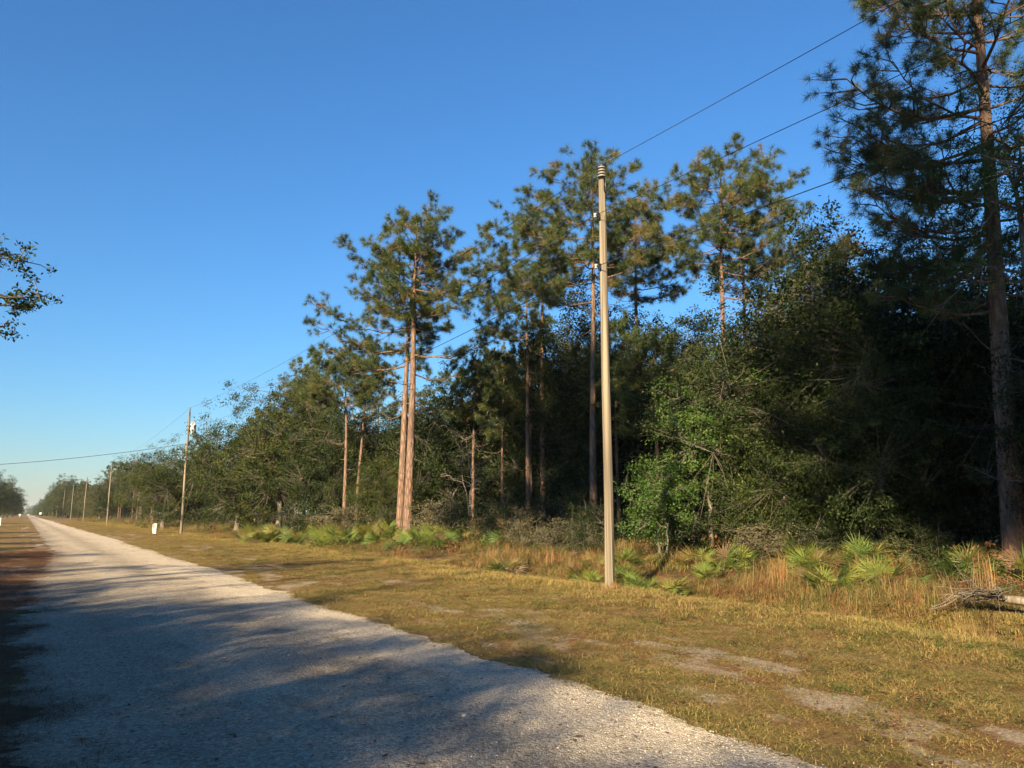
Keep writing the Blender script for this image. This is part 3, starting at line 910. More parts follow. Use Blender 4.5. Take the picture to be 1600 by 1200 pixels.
x, y = spot(815, 31); tree("drooping_shrub", SCRUB, x, y, (0.8, 0.8, 1.05), "small brown leaved bush in front of two slim dark pines", "shrub", G_OAK, 2.5)
x, y = spot(905, 25.5); tree("leafy_shrub", BUSH, x, y, (0.5, 0.5, 0.62), "small green bush just left of the near pole's foot", "shrub", G_OAK, 2.0)

for k, (px, d, pr, sx, sz, lab) in enumerate([(455, 47, BUSH, 1.1, 0.75, "dark low bush behind the palmettos, left of slim pine"), (600, 43, BUSH, 0.9, 0.8, "green bush in the thicket just left of the twin trunks"), (668, 41, BUSH, 0.8, 0.7, "green bush touching the front twin trunk on its right"),
        (770, 35, BUSH, 1.0, 0.7, "dark bush behind the lone yellow palmetto"), (870, 28, SCRUB, 1.0, 0.8, "brown scrub left of the near pole"), (1190, 22, SCRUB, 0.9, 0.7, "brown scrub at the shaded wood edge beside straw grass"), (1440, 19.5, BUSH, 0.7, 0.5, "low green bush between shaded palmettos at right"), (708, 38, BUSH, 1.2, 0.85, "dark bush right of the drooping shrub by the twin trunks"), (795, 37, BUSH, 1.3, 1.0, "dark bush just left of the slim dark trunked pair"), (838, 38, BUSH, 1.1, 0.9, "dark bush at the feet of the two slim pines"), (888, 33, BUSH, 1.2, 0.95, "dark bush between the two slim pines and the near pole"), (935, 30, BUSH, 1.0, 0.8, "dark bush showing just left of the near pole, behind it"), (1185, 23.5, OAK_D, 0.45, 0.45, "rounded dark shrub right of the sunlit young tree"), (1250, 24, OAK_D, 0.5, 0.5, "larger dark shrub behind the tall straw grass clump"),
        (1290, 21.5, BUSH, 0.8, 0.55, "low dark bush behind the bright palmettos")]):
    x, y = spot(px, d); tree("leafy_shrub" if pr is BUSH else "drooping_shrub", pr, x, y, (sx, sx, sz), lab, "shrub", G_OAK)

# the wood behind: every tree its own object, described by where it stands
wood = []
rw = np.random.default_rng(99)


def far_enough(x, y, dmin):
    return all((x - a) ** 2 + (y - b) ** 2 > dmin * dmin for a, b, *_ in wood)


def scatter_row(n, x0, x1, y0, y1, protos, smin, smax, dmin, kind):
    k = tries = 0
    while k < n and tries < n * 40:
        tries += 1
        x = rw.uniform(x0, x1); y = rw.uniform(y0, y1)
        if not far_enough(x, y, dmin): continue
        px, d = to_px(x, y)
        if d < 5 or px < 40 or px > 1900: continue
        if any(a < px < b and d < c for a, b, c in ((1480, 1680, 23), (1040, 1175, 28), (1370, 1490, 29), (960, 1075, 26.5), (700, 770, 44))): continue
        p = int(rw.integers(len(protos)))
        wood.append((x, y, protos[p], float(rw.uniform(smin, smax)), float(rw.uniform(0.8, 1.25)), kind)); k += 1


scatter_row(12, 20.5, 26.0, 2, 19, [OAK_A, OAK_B, OAK_C], 0.85, 1.05, 2.7, 'oak')
scatter_row(17, 26.5, 31.0, 17, 50, [OAK_A, OAK_B, OAK_C], 0.95, 1.2, 2.6, 'oak')
scatter_row(6, 23.5, 30.0, 12, 48, [PINE_Y, PINE_Y, PINE_Z], 0.7, 0.95, 2.2, 'pine')
scatter_row(9, 17.5, 22.5, 60, 130, [PINE_Y, PINE_Z], 0.55, 0.8, 3.0, 'pine')
scatter_row(8, 20.5, 27.0, 46, 64, [OAK_A, OAK_B, OAK_C], 0.75, 1.0, 2.8, 'oak')
scatter_row(6, 18.2, 20.5, 6, 17, [OAK_D, OAK_B], 0.5, 0.7, 2.2, 'small')
scatter_row(7, 22.5, 26.0, 20, 46, [OAK_D], 0.4, 0.65, 3.0, 'small')
for px_, d_ in ((1500, 38), (1560, 36), (1618, 33), (1450, 40), (1590, 41)):
    x, y = spot(px_, d_); wood.append((x, y, OAK_B, 1.0, 1.0, 'oak'))
scatter_row(24, 28.0, 42.0, -4, 80, [OAK_A, OAK_C, OAK_B], 0.9, 1.15, 3.4, 'oak')
scatter_row(18, 22.0, 38.0, 8, 90, [PINE_Y, PINE_Z], 0.8, 1.08, 3.0, 'pine')
scatter_row(20, 18.0, 25.0, 62, 150, [OAK_A, OAK_B, OAK_D], 0.75, 1.0, 3.4, 'oak')
scatter_row(16, 16.5, 24.0, 92, 200, [PINE_Y, PINE_Z], 0.62, 0.85, 3.4, 'pine')
scatter_row(26, 16.0, 24.0, 150, 330, [OAK_A, OAK_B, OAK_C], 0.85, 1.2, 4.0, 'oak')
scatter_row(14, 16.0, 23.0, 200, 420, [PINE_Y, PINE_Z], 0.8, 1.05, 5.0, 'pine')
scatter_row(22, 13.0, 20.0, 330, 560, [OAK_A, OAK_C], 1.1, 1.5, 5.0, 'oak')
refs = [(951, "near pole"), (637, "twin trunks"), (285, "transformer pole"), (1145, "browning pine"), (1580, "huge pine"), (168, "third pole"), (131, "fourth pole"), (110.5, "fifth pole"), (97.5, "sixth pole")]


def nth(n):
    w = ["", "first", "second", "third", "fourth", "fifth", "sixth", "seventh", "eighth", "ninth", "tenth", "eleventh", "twelfth"]
    if n < len(w): return w[n]
    return f"{n}" + ("th" if 10 < n % 100 < 14 else {1: "st", 2: "nd", 3: "rd"}.get(n % 10, "th"))


ord_words = ["first", "second", "third", "fourth", "fifth", "sixth", "seventh", "eighth", "ninth", "tenth", "eleventh", "twelfth"]
marks = sorted(refs)
bins = {}
for w in wood:
    px, d = to_px(w[0], w[1])
    j = sum(px > m[0] for m in marks)
    bins.setdefault((j, w[5]), []).append((px, w))
for (j, kind), L in bins.items():
    L.sort(key=lambda q: q[0])
    if j == 0: where = "left of the sixth utility pole"
    elif j == len(marks): where = "right of the huge edge pine"
    else: where = f"between {marks[j - 1][1]} and {marks[j][1]}"
    for q, (px, w) in enumerate(L):
        what = {'oak': "dark oak", 'small': "low dark oak", 'pine': "slender pine"}[kind]
        lab = f"{what} in the wood {where}, {nth(q + 1)} from the left" if len(L) > 1 else f"lone {what} in the wood {where}"
        tree("pine_tree" if kind == 'pine' else "oak_tree", w[2], w[0], w[1], (w[3], w[3], w[3] * w[4]), lab, "pine tree" if kind == 'pine' else "oak tree", "trees filling the wood", leaf=None if kind == 'pine' else 'shaded_oak' if w[1] < 50 and rw.random() < 0.65 else 'olive' if w[1] > 60 and rw.random() < 0.3 else None)

# left-hand trees far down the road
for k, (X, Y, pr, s) in enumerate([(-8.2, 300, OAK_A, 1.45), (-7.5, 345, OAK_C, 1.3), (-6.8, 400, OAK_A, 1.35), (-6.2, 470, OAK_C, 1.25), (-6.0, 560, OAK_A, 1.3), (-12.5, 330, OAK_C, 1.5)]):
    tree("oak_tree", pr, X, Y, s, f"dark green tree at the far left of the road, {ord_words[k]} nearest of that row", "oak tree", "trees down the left side of the road")

# distant wood closing the end of the road, one mass
g = Geo()
rd = np.random.default_rng(5)
cs = []
for k in range(520):
    side = rd.random()
    if side < 0.62: x_, y_ = rd.uniform(12, 26), rd.uniform(560, 1500)
    elif side < 0.9: x_, y_ = rd.uniform(-24, -7), rd.uniform(600, 1500)
    else: x_, y_ = rd.uniform(-20, 40), rd.uniform(1500, 1560)
    hh = rd.uniform(8, 14)
    n = 10
    c = np.column_stack([rd.normal(x_, 2.4, n), rd.normal(y_, 2.4, n), rd.uniform(0.5, hh, n)])
    cs.append(c)
cs = np.concatenate(cs)
add_leaves(g, rd, cs, 2.2, 14, 1.3, 0.45, 0.3)
tag(link("distant_woodland", g.mesh("distant_woodland", M['oak'])), "hazy green wood closing in both sides of the road's far end", "woodland", kind="stuff")

# ------------------------------------------------------------------ left-hand trees near the viewer (one reaches into the picture)
tgt = [point(28, 408, 14.5), point(62, 466, 14.5), point(18, 468, 14.5), point(8, 400, 14.5), point(8, 512, 14.5), point(20, 525, 14.8), point(30, 480, 14.6)]
ox, oy = -6.0, 16.0
exl = []
for p, sp, n in zip(tgt, [(0.22, 0.22, 0.12), (0.16, 0.16, 0.07), (0.22, 0.22, 0.15), (0.2, 0.2, 0.14), (0.08, 0.08, 0.10), (0.05, 0.05, 0.05), (0.14, 0.14, 0.07)], [9, 6, 12, 10, 4, 2, 6]):
    exl.append((p - np.array((ox, oy, 0)), sp, n))
edge_oak = broadleaf(61, 8.0, 3.6, 2.6, 0.17, 110, 24, 0.095, lobes=0.3, extra=exl, rc=(0.10, 0.22))
put("oak_tree", edge_oak, on_ground(ox, oy), 0, 1, "oak whose dark leafy branch tips reach in at the left edge against the sky", "oak tree")

G_LEFT = "trees beside the road behind and left of the viewer"
left_list = [(-8.6, -15.0, OAK_D, 0.94), (-8.9, -11.0, OAK_D, 0.96), (-8.5, -7.4, OAK_D, 0.94), (-8.9, -4.2, OAK_D, 0.96), (-8.6, -1.0, OAK_D, 0.94), (-8.9, 2.2, OAK_D, 0.96), (-8.7, 5.4, OAK_D, 0.94), (-8.8, 8.4, OAK_D, 0.88),
             (-8.6, 13.5, OAK_D, 0.84), (-8.9, 19.5, OAK_D, 0.88), (-8.4, 29.0, OAK_D, 0.79), (-8.2, 38.0, OAK_D, 0.72), (-8.4, 46.0, OAK_D, 0.76), (-8.5, 58.0, OAK_D, 0.76), (-8.0, 75.0, OAK_B, 0.56), (-9, 110, OAK_D, 0.76), (-9, 150, OAK_B, 0.69), (-9, 200, OAK_B, 0.74),
             (-12.6, -22, OAK_B, 0.87), (-12.9, -17.5, OAK_B, 0.89), (-12.5, -13.5, OAK_B, 0.87), (-12.9, -9.5, OAK_B, 0.89), (-12.5, -5.6, OAK_B, 0.88), (-12.8, -1.6, OAK_B, 0.89), (-12.5, 2.4, OAK_B, 0.87), (-12.7, 6.2, OAK_B, 0.82), (-12.8, 12.0, OAK_B, 0.78),
             (-16.6, -24, OAK_A, 0.87), (-16.8, -19.0, OAK_A, 0.88), (-16.5, -14.0, OAK_A, 0.87), (-16.8, -9.0, OAK_A, 0.88), (-16.6, -4.0, OAK_A, 0.87), (-16.5, 1.0, OAK_A, 0.86),
             (-10.6, -13.0, OAK_D, 1.05), (-10.8, -9.3, OAK_D, 1.07), (-10.5, -6.0, OAK_D, 1.06), (-10.8, -2.8, OAK_D, 1.07), (-10.5, 0.4, OAK_D, 1.06), (-10.8, 3.6, OAK_D, 1.05), (-10.6, 6.8, OAK_D, 1.02)]
for k, (X, Y, pr, s) in enumerate(left_list):
    tree("oak_tree", pr, X, Y, ((s * 1.22, s * 1.22, s * 0.97) if Y < 30 else s), f"low oak shading the road from its left side, {nth(k + 1)} along it", "oak tree", G_LEFT)
pine_left = [(-17, -14.2), (-17, -0.5), (-17.5, 3.2), (-17, 6.8), (-12, -13.4), (-14, -15.6)]  # unseen pines, placed and shaped to cast shade on the right-hand wood
PINE_T = pine(44, 29.5, 0.12, 18.5, 4.3, (0.2, 0.2), 1.5, 0.036, 34, 0, 0.8, stubs=0)
PINE_L = pine(43, 22.5, 0.11, 14.6, 3.4, (0.2, 0.2), 1.4, 0.034, 30, 0, 0.7, stubs=0)
for k, (X, Y) in enumerate(pine_left):
    tree("pine_tree", PINE_T if k < 4 else PINE_L, X, Y, float([1.04, 0.98, 1.0, 1.02, 1.2, 1.15][k]), f"tall pine behind the viewer on the left side, {ord_words[k]} of the stand", "pine tree", G_LEFT)

# ------------------------------------------------------------------ palmettos
def frond_mesh(seed, L=0.62, fan=2.9, nseg=20, pet=0.55, tint=0.4):
    rng = np.random.default_rng(seed)
    g = Geo()
    tube(g, [(0, 0, 0), (0.03, 0, pet * 0.5), (0.10, 0, pet)], [0.011, 0.008, 0.006], 4, tint, cap=False)
    o = np.array((0.10, 0, pet)); ax = unit(np.array((0.45, 0, 0.9))); sd = np.array((0, 1.0, 0)); nr = np.cross(sd, ax)
    for k in range(nseg):
        a = -fan / 2 + fan * k / (nseg - 1) + rng.normal(0, 0.03)
        d = unit(ax * math.cos(a) + sd * math.sin(a) + nr * (0.22 * abs(math.sin(a)) + rng.normal(0, 0.07)))
        w = unit(np.cross(d, nr)) * 0.0135
        l = L * (0.78 + 0.22 * math.cos(a)) * rng.uniform(0.88, 1.08)
        m = o + d * l * 0.5; tip = o + d * l - np.array((0, 0, 0.05 * rng.uniform(0, 1.6) * l))
        V = [o, m - w + nr * 0.008, m - nr * 0.006, m + w + nr * 0.008, tip]
        t = float(np.clip(tint + rng.normal(0, 0.06), 0, 1))
        g.add(V, [(0, 1, 2), (0, 2, 3), (1, 4, 2), (2, 4, 3)], [t, t, t, t, min(1, t + 0.12)])
    return g.mesh("frond", M['palm'])


FR = [frond_mesh(70 + k, 0.50 + 0.06 * (k % 3), 2.9 + 0.3 * (k % 4), 20, 0.36 + 0.09 * (k % 3), [0.30, 0.40, 0.50, 0.36, 0.60, 0.95][k]) for k in range(6)]


def palmetto(x, y, s, label, rng, n=None, yellow=False, parts=True):
    r = put("palmetto", [], on_ground(x, y), float(rng.uniform(0, 6.28)), s, label, "palmetto", "palmettos along the wood's edge")
    n = n or int(rng.integers(9, 14))
    for k in range(n):
        q = (4 if yellow and k % 2 else int(rng.integers(0, 5))) if k > 1 and rng.random() > 0.12 else 5
        f = link("frond", FR[q], r, (float(rng.normal(0, 0.06)), float(rng.normal(0, 0.06)), -0.02))
        el = rng.uniform(0.05, 0.75) if k > 1 else rng.uniform(0.9, 1.15)
        f.rotation_euler = (float(rng.normal(0, 0.3)), float(el), float(k * 2.4 + rng.normal(0, 0.3)))
        f.scale = (1, 1, 1) if k > 1 else (0.8, 0.8, 0.8)
    return r


rp = np.random.default_rng(3)
near_palm = [(1380, 15.8, 1.0, "bright green palmetto in open weeds, left of the pale fallen branches", False), (1285, 15.9, 0.9, "bright green palmetto right of the tall straw grass clump", False),
             (1030, 17.5, 1.0, "yellowing spiky palmetto just right of the near pole's foot", True), (1000, 18.0, 0.75, "low palmetto touching the right side of the near pole's foot", False),
             (785, 23.5, 0.85, "single yellow green palmetto standing out front left of the near pole", True), (1495, 16.6, 0.95, "palmetto beside the upright straw grass at right", False),
             (1160, 20.0, 0.9, "palmetto in front of the dark wood, right of the young tree", False), (1350, 18.6, 1.0, "shaded palmetto behind the bright green pair", False),
             (1590, 16.3, 0.9, "palmetto at the right edge behind the fallen log", False), (985, 22.5, 0.8, "palmetto under the glossy shrub, right of the pole", False),
             (1105, 19.0, 0.7, "green low palmetto between yellowing one and dark wood", False), (905, 21.5, 0.7, "small palmetto left of the near pole's foot", False),
             (1540, 18.8, 0.95, "shaded palmetto at the foot of the huge pine", False), (1250, 19.5, 0.8, "shaded palmetto behind the tall straw grass clump", False)]
for px, d, s, lab, yl in near_palm:
    x, y = spot(px, d); palmetto(x, y, s * 0.95, lab, rp, yellow=yl)
extra_p = []
for k in range(26):
    px = rp.uniform(830, 1600); d = rp.uniform(17.2, 22.5) + max(0, 1000 - px) * 0.02
    extra_p.append((px, d))
extra_p.sort()
for k, (px, d) in enumerate(extra_p):
    x, y = spot(px, d); side = [p for p in extra_p if (p[0] < 951) == (px < 951)]
    q = side.index((px, d)) + 1
    palmetto(x, y, float(rp.uniform(0.5, 0.95)), f"small half hidden palmetto in the weeds {'left' if px < 951 else 'right'} of the near pole, {nth(q)} from it" if px >= 951 else f"small half hidden palmetto in weeds left of near pole, {nth(q)} from left", rp, n=8, yellow=rp.random() < 0.3)
cnt = 0
palms = []
for k in range(84):
    px = rp.uniform(395, 800)
    d = rp.uniform(31.5, 42) + (800 - px) * 0.018 + max(0, (560 - px)) * 0.02
    x, y = spot(px, d)
    palms.append((px, x, y))
palms.sort()
for k, (px, x, y) in enumerate(palms):
    side = "left of" if px < 625 else "right of"
    L = [p for p in palms if (p[0] < 625) == (px < 625)]
    q = L.index((px, x, y)) + 1
    suf = "th" if 10 < q % 100 < 14 else {1: "st", 2: "nd", 3: "rd"}.get(q % 10, "th")
    palmetto(x, y, float(rp.uniform(0.8, 1.4)), f"green palmetto in the thicket {side} the twin pine trunks, {q}{suf} from the left", rp, n=9, yellow=rp.random() < 0.3)

# ------------------------------------------------------------------ scattered stuff (grass, weeds, stones) via instances
def scatter(name, protos, P, rot, scl, label, cat):
    col = bpy.data.collections.new(name + "_kinds")
    for k, me in enumerate(protos):
        o = bpy.data.objects.new(f"{name}_kind_{k:02d}", me); col.objects.link(o)
    me = bpy.data.meshes.new(name)
    me.vertices.add(len(P)); me.vertices.foreach_set("co", np.asarray(P, np.float32).ravel())
    a = me.attributes.new("rot", 'FLOAT_VECTOR', 'POINT'); a.data.foreach_set("vector", np.asarray(rot, np.float32).ravel())
    a = me.attributes.new("scl", 'FLOAT_VECTOR', 'POINT'); a.data.foreach_set("vector", np.asarray(scl, np.float32).ravel())
    a = me.attributes.new("pick", 'INT', 'POINT'); a.data.foreach_set("value", RNG.integers(0, len(protos), len(P)).astype(np.int32))
    o = link(name, me)
    nt = bpy.data.node_groups.new(name + "_nodes", 'GeometryNodeTree')
    nt.interface.new_socket("Geometry", in_out='INPUT', socket_type='NodeSocketGeometry')
    nt.interface.new_socket("Geometry", in_out='OUTPUT', socket_type='NodeSocketGeometry')
    gi = nt.nodes.new("NodeGroupInput"); go = nt.nodes.new("NodeGroupOutput")
    ci = nt.nodes.new("GeometryNodeCollectionInfo"); ci.inputs["Collection"].default_value = col
    ci.inputs["Separate Children"].default_value = True; ci.inputs["Reset Children"].default_value = True
    ip = nt.nodes.new("GeometryNodeInstanceOnPoints"); ip.inputs["Pick Instance"].default_value = True

    def named(n, t):
        q = nt.nodes.new("GeometryNodeInputNamedAttribute"); q.data_type = t; q.inputs["Name"].default_value = n; return q.outputs[0]
    nt.links.new(gi.outputs[0], ip.inputs["Points"]); nt.links.new(ci.outputs[0], ip.inputs["Instance"])
    nt.links.new(named("pick", 'INT'), ip.inputs["Instance Index"])
    er = nt.nodes.new("FunctionNodeEulerToRotation"); nt.links.new(named("rot", 'FLOAT_VECTOR'), er.inputs[0])
    nt.links.new(er.outputs[0], ip.inputs["Rotation"]); nt.links.new(named("scl", 'FLOAT_VECTOR'), ip.inputs["Scale"])
    nt.links.new(ip.outputs[0], go.inputs[0])
    md = o.modifiers.new("scatter", 'NODES'); md.node_group = nt
    return tag(o, label, cat, kind="stuff")


def blades(seed, n, h0, h1, w, spread, mat, bend=0.5, t0=0.2, t1=0.8, lean=0.5, seg=2):
    rng = np.random.default_rng(seed); g = Geo()
    b = rng.normal(0, spread * 0.5, (n, 2)); az = rng.uniform(0, 6.28, n); h = rng.uniform(h0, h1, n)
    d = np.column_stack([np.cos(az), np.sin(az)]); s = np.column_stack([-d[:, 1], d[:, 0]]) * w / 2
    ln = rng.uniform(0, lean, n) * h
    lv = []
    for k in range(seg):
        t = k / seg
        c = np.column_stack([b + d * (ln * t ** 1.6)[:, None], h * t * (1 - 0.35 * bend * t)])
        for sg in (-1, 1):
            lv.append(c + np.column_stack([sg * s * (1 - 0.5 * t), np.zeros(n)]))
    lv.append(np.column_stack([b + d * (ln + bend * h * 0.5)[:, None], h * (1 - 0.35 * bend)]))
    V = np.stack(lv, 1).reshape(-1, 3); m = 2 * seg + 1; o = np.arange(n)[:, None] * m
    for k in range(seg - 1):
        g.add(V * 0, np.zeros((0, 4), int)) if False else None
    Fq = np.concatenate([o + np.array((2 * k, 2 * k + 1, 2 * k + 3, 2 * k + 2)) for k in range(seg - 1)]) if seg > 1 else None
    Ft = o + np.array((2 * seg - 2, 2 * seg - 1, 2 * seg))
    tt = np.repeat(rng.uniform(t0, t1, n), m)
    g.add(V, Ft, tt)
    if Fq is not None:
        g.f.append(Fq); 
    return g.mesh("blades", mat)


turf = [blades(100 + k, 44, 0.02, 0.085, 0.0055, 0.15, M['turf'], 1.2, 0.05 + 0.06 * k, 0.75 + 0.04 * k, 1.7) for k in range(6)]
weed = [blades(120 + k, 42, 0.18, 0.50 + 0.04 * k, 0.0075, 0.22, M['weed'], 0.7, 0.1 + 0.1 * (k % 4), 0.6 + 0.1 * (k % 4), 0.55, 3) for k in range(6)]
straw_flat = [blades(140 + k, 26, 0.10, 0.24, 0.004, 0.16, M['litter'], 1.6, 0, 1, 2.5) for k in range(3)]
rs = np.random.default_rng(17)


def sample(n, x0, x1, y0, y1, power=1.0):
    x = rs.uniform(x0, x1, n); y = y0 + (y1 - y0) * rs.uniform(0, 1, n) ** power
    px = 800 + F_PX * (x * math.cos(YAW) - y * math.sin(YAW)) / np.maximum(0.3, x * math.sin(YAW) + y * math.cos(YAW)) / math.cos(PITCH)
    dd = x * math.sin(YAW) + y * math.cos(YAW)
    k = (dd > 1.5) & (px > -250) & (px < 1850)
    return x[k], y[k]




xs_, ys_ = [], []
for (n, a) in ((24000, (4.4, 13.5, 1.0, 16.0, 1.0)), (15000, (4.6, 13.0, 16.0, 50.0, 1.3)), (7000, (4.8, 14.5, 50.0, 160.0, 1.3)), (2200, (-6.0, 0.2, 2.0, 45.0, 1.0)), (1500, (-7.0, 1.4, 45.0, 200.0, 1.2))):
    a_, b_ = sample(n, *a); xs_.append(a_); ys_.append(b_)
x = np.concatenate(xs_); y = np.concatenate(ys_)
bare = bare_at(x, y)
bandw = bare_limit(x) + rs.normal(0.03, 0.08, len(x))
keep = ((bare < bandw) | (rs.random(len(x)) < 0.22)) & ~((x > left_edge(y) + 0.02) & (x < right_edge(y) - rs.exponential(0.09, len(x)) + 0.05))
keep &= ~((x < 0.3) & (np.abs(y - 26.5) < 2.9))
clump = vnoise(x * 2.6, y * 2.6, 63) + 0.7 * vnoise(x * 6.0, y * 6.0, 64)
keep &= rs.random(len(x)) < 0.12 + 0.88 * sstep(-0.45, 0.3, clump)
x, y = x[keep], y[keep]
dd = np.hypot(x, y); n = len(x)
sc_ = (0.75 + 0.5 * rs.random(n)) * (1 + dd / 55.0)
hs = sc_ * (0.55 + 1.0 * sstep(8.0, 11.0, x)) * (0.6 + 0.9 * rs.random(n) ** 2) * (0.55 + 0.45 * sstep(0.15, -0.4, bare[keep]))
scatter("verge_grass", turf, np.column_stack([x, y, gz(x, y)]), np.column_stack([0 * x, 0 * x, rs.uniform(0, 6.28, n)]), np.column_stack([sc_, sc_, hs]),
        "short dry golden green grass covering the verges beside the road", "grass")

xs_, ys_ = [], []
for (n, a) in ((7000, (10.2, 19.5, 2.0, 26.0, 1.0)), (8000, (10.6, 22.0, 26.0, 80.0, 1.2)), (2600, (11.0, 16.5, 80.0, 260.0, 1.2))):
    a_, b_ = sample(n, *a); xs_.append(a_); ys_.append(b_)
x = np.concatenate(xs_); y = np.concatenate(ys_)
edge = 11.4 + 0.9 * vnoise(y * 0.35, 0 * y, 71)
cl = vnoise(x * 0.7, y * 0.5, 72) + 0.4 * vnoise(x * 2, y * 2, 73)
keep = (x > edge) & (cl > -0.2) & (rs.random(len(x)) < sstep(-0.2, 1.2, x - edge) * 0.9 + 0.1)
x, y = x[keep], y[keep]; n = len(x); cl = cl[keep]
dd = np.hypot(x, y)
sc_ = (0.7 + 0.5 * rs.random(n)) * (1 + dd / 150.0)
hs = sc_ * (0.32 + 0.28 * sstep(0.0, 3.0, x - edge[keep])) * (0.55 + 0.7 * cl) * (0.55 + 1.3 * rs.random(n) ** 3)
scatter("dry_weeds", weed, np.column_stack([x, y, gz(x, y) - 0.02]), np.column_stack([rs.normal(0, 0.1, n), rs.normal(0, 0.1, n), rs.uniform(0, 6.28, n)]), np.column_stack([sc_, sc_, np.maximum(0.25, hs)]),
        "rusty and golden knee high weeds in front of the wood", "weeds")

def herb(seed, n, per, h, r, leaf, mat):
    rng = np.random.default_rng(seed); g = Geo()
    C = np.column_stack([rng.normal(0, r * 0.5, n), rng.normal(0, r * 0.5, n), rng.uniform(0.1, 1.0, n) * h])
    add_leaves(g, rng, C, r * 0.35, per, leaf, rng.uniform(0.1, 0.9, n), 0.6)
    return g.mesh("herb", mat)


herbs = [herb(400, 16, 9, 0.45, 0.45, 0.075, M['oak']), herb(401, 14, 9, 0.35, 0.40, 0.07, M['bright']), herb(402, 16, 8, 0.5, 0.5, 0.06, M['grey_leaf']), herb(403, 12, 8, 0.3, 0.5, 0.08, M['litter']), herb(404, 18, 8, 0.55, 0.4, 0.06, M['olive'])]
x1, y1 = sample(900, 14.0, 20.5, 3.0, 28.0, 1.0); x2, y2 = sample(2000, 13.0, 23.5, 28.0, 75.0, 1.0); x3, y3 = sample(700, 13.0, 17.5, 75.0, 200.0, 1.0)
x = np.concatenate([x1, x2, x3]); y = np.concatenate([y1, y2, y3]); n = len(x)
sc_ = rs.uniform(0.45, 1.4, n) * (0.6 + 0.6 * sstep(13.5, 17.0, x)) * np.where((y < 28) & (x < 18.5), 0.52, 1.0)
scatter("undergrowth", herbs, np.column_stack([x, y, gz(x, y) - 0.03]), np.column_stack([0 * x, 0 * x, rs.uniform(0, 6.28, n)]), np.column_stack([sc_, sc_, sc_ * rs.uniform(0.7, 1.3, n)]),
        "tangled low green and brown undergrowth between the palmettos at the wood's edge", "undergrowth")
x, y = sample(900, 5.4, 12.5, 2.0, 40.0, 1.2); n = len(x)
sc_ = rs.uniform(0.12, 0.3, n)
scatter("verge_weeds", herbs, np.column_stack([x, y, gz(x, y)]), np.column_stack([0 * x, 0 * x, rs.uniform(0, 6.28, n)]), np.column_stack([sc_ * 1.3, sc_ * 1.3, sc_ * 0.7]),
        "small flat green and brown weeds dotted through the verge grass", "weeds")

# pine straw along the left road edge
x, y = sample(6500, -1.6, 1.3, 2.2, 40.0, 1.2)
kk = x < left_edge(y) + rs.exponential(0.10, len(x)); x, y = x[kk], y[kk]; n = len(x)
scatter("pine_straw", straw_flat, np.column_stack([x, y, np.where(x > left_edge(y), road_z(x, y), gz(x, y)) + 0.004]), np.column_stack([0 * x, 0 * x, rs.uniform(0, 6.28, n)]), np.column_stack([np.ones(n), np.ones(n), 0.3 * np.ones(n)]) * rs.uniform(0.6, 1.3, (n, 1)),
        "brown pine straw and dead grass littering the left road edge", "litter")


def chip(seed):
    rng = np.random.default_rng(seed); g = Geo()
    p = (1 + 5 ** 0.5) / 2
    V = unit(np.array([(-1, p, 0), (1, p, 0), (-1, -p, 0), (1, -p, 0), (0, -1, p), (0, 1, p), (0, -1, -p), (0, 1, -p), (p, 0, -1), (p, 0, 1), (-p, 0, -1), (-p, 0, 1)], float))
    F = [(0, 11, 5), (0, 5, 1), (0, 1, 7), (0, 7, 10), (0, 10, 11), (1, 5, 9), (5, 11, 4), (11, 10, 2), (10, 7, 6), (7, 1, 8), (3, 9, 4), (3, 4, 2), (3, 2, 6), (3, 6, 8), (3, 8, 9), (4, 9, 5), (2, 4, 11), (6, 2, 10), (8, 6, 7), (9, 8, 1)]
    V *= rng.uniform(0.65, 1.2, (12, 1)) * np.array((1.0, rng.uniform(0.6, 0.95), rng.uniform(0.45, 0.7)))
    g.add(V, F, float(rng.uniform(0.25, 0.85)))
    return g.mesh("chip", M['stone'])


chips = [chip(160 + k) for k in range(8)]
x, y = sample(32000, 0.1, 5.6, 2.4, 18.0, 1.3)
kk = (x < right_edge(y) + rs.exponential(0.16, len(x))) & (x > left_edge(y) + 0.05) & (rs.random(len(x)) < 0.28 + 0.72 * sstep(2.4, 4.3, x)); x, y = x[kk], y[kk]; n = len(x)
s = 0.003 + 0.006 * rs.random(n) ** 3
scatter("gravel", chips, np.column_stack([x, y, np.where(x < right_edge(y), road_z(x, y), 0.002) + s * 0.2]), np.column_stack([rs.normal(0, 0.2, n), rs.normal(0, 0.2, n), rs.uniform(0, 6.28, n)]), np.column_stack([s, s, s]),
        "loose pale limestone gravel lying on the road", "gravel")

gl_ = []
for k in range(4):
    g = Geo(); rg = np.random.default_rng(300 + k)
    add_leaves(g, rg, np.zeros((1, 3)), 0.02, 1 + k % 2, 0.055, 0.5, 2.0, flat=0.1)
    V = g.v[0]; V[:, 2] = np.abs(V[:, 2]) * 0.3 + 0.002
    gl_.append(g.mesh("dead_leaf", M['litter']))
x, y = sample(2200, 0.0, 11.5, 2.4, 30.0, 1.3); x = np.where(x > 8, x * 0.6, x); n = len(x)
scatter("leaf_litter", gl_, np.column_stack([x, y, np.where((x > left_edge(y)) & (x < right_edge(y)), road_z(x, y), gz(x, y) + 0.02) + 0.003]), np.column_stack([0 * x, 0 * x, rs.uniform(0, 6.28, n)]), np.repeat(rs.uniform(0.5, 1.3, (n, 1)), 3, 1),
        "scattered small brown dead leaves lying on the road and verge", "litter")

# ------------------------------------------------------------------ single small things
def straw_clump(seed, h, n, w, spread):
    return blades(seed, n, h * 0.55, h, w, spread, M['straw'], 0.35, 0.1, 1.0, 0.25, 4)


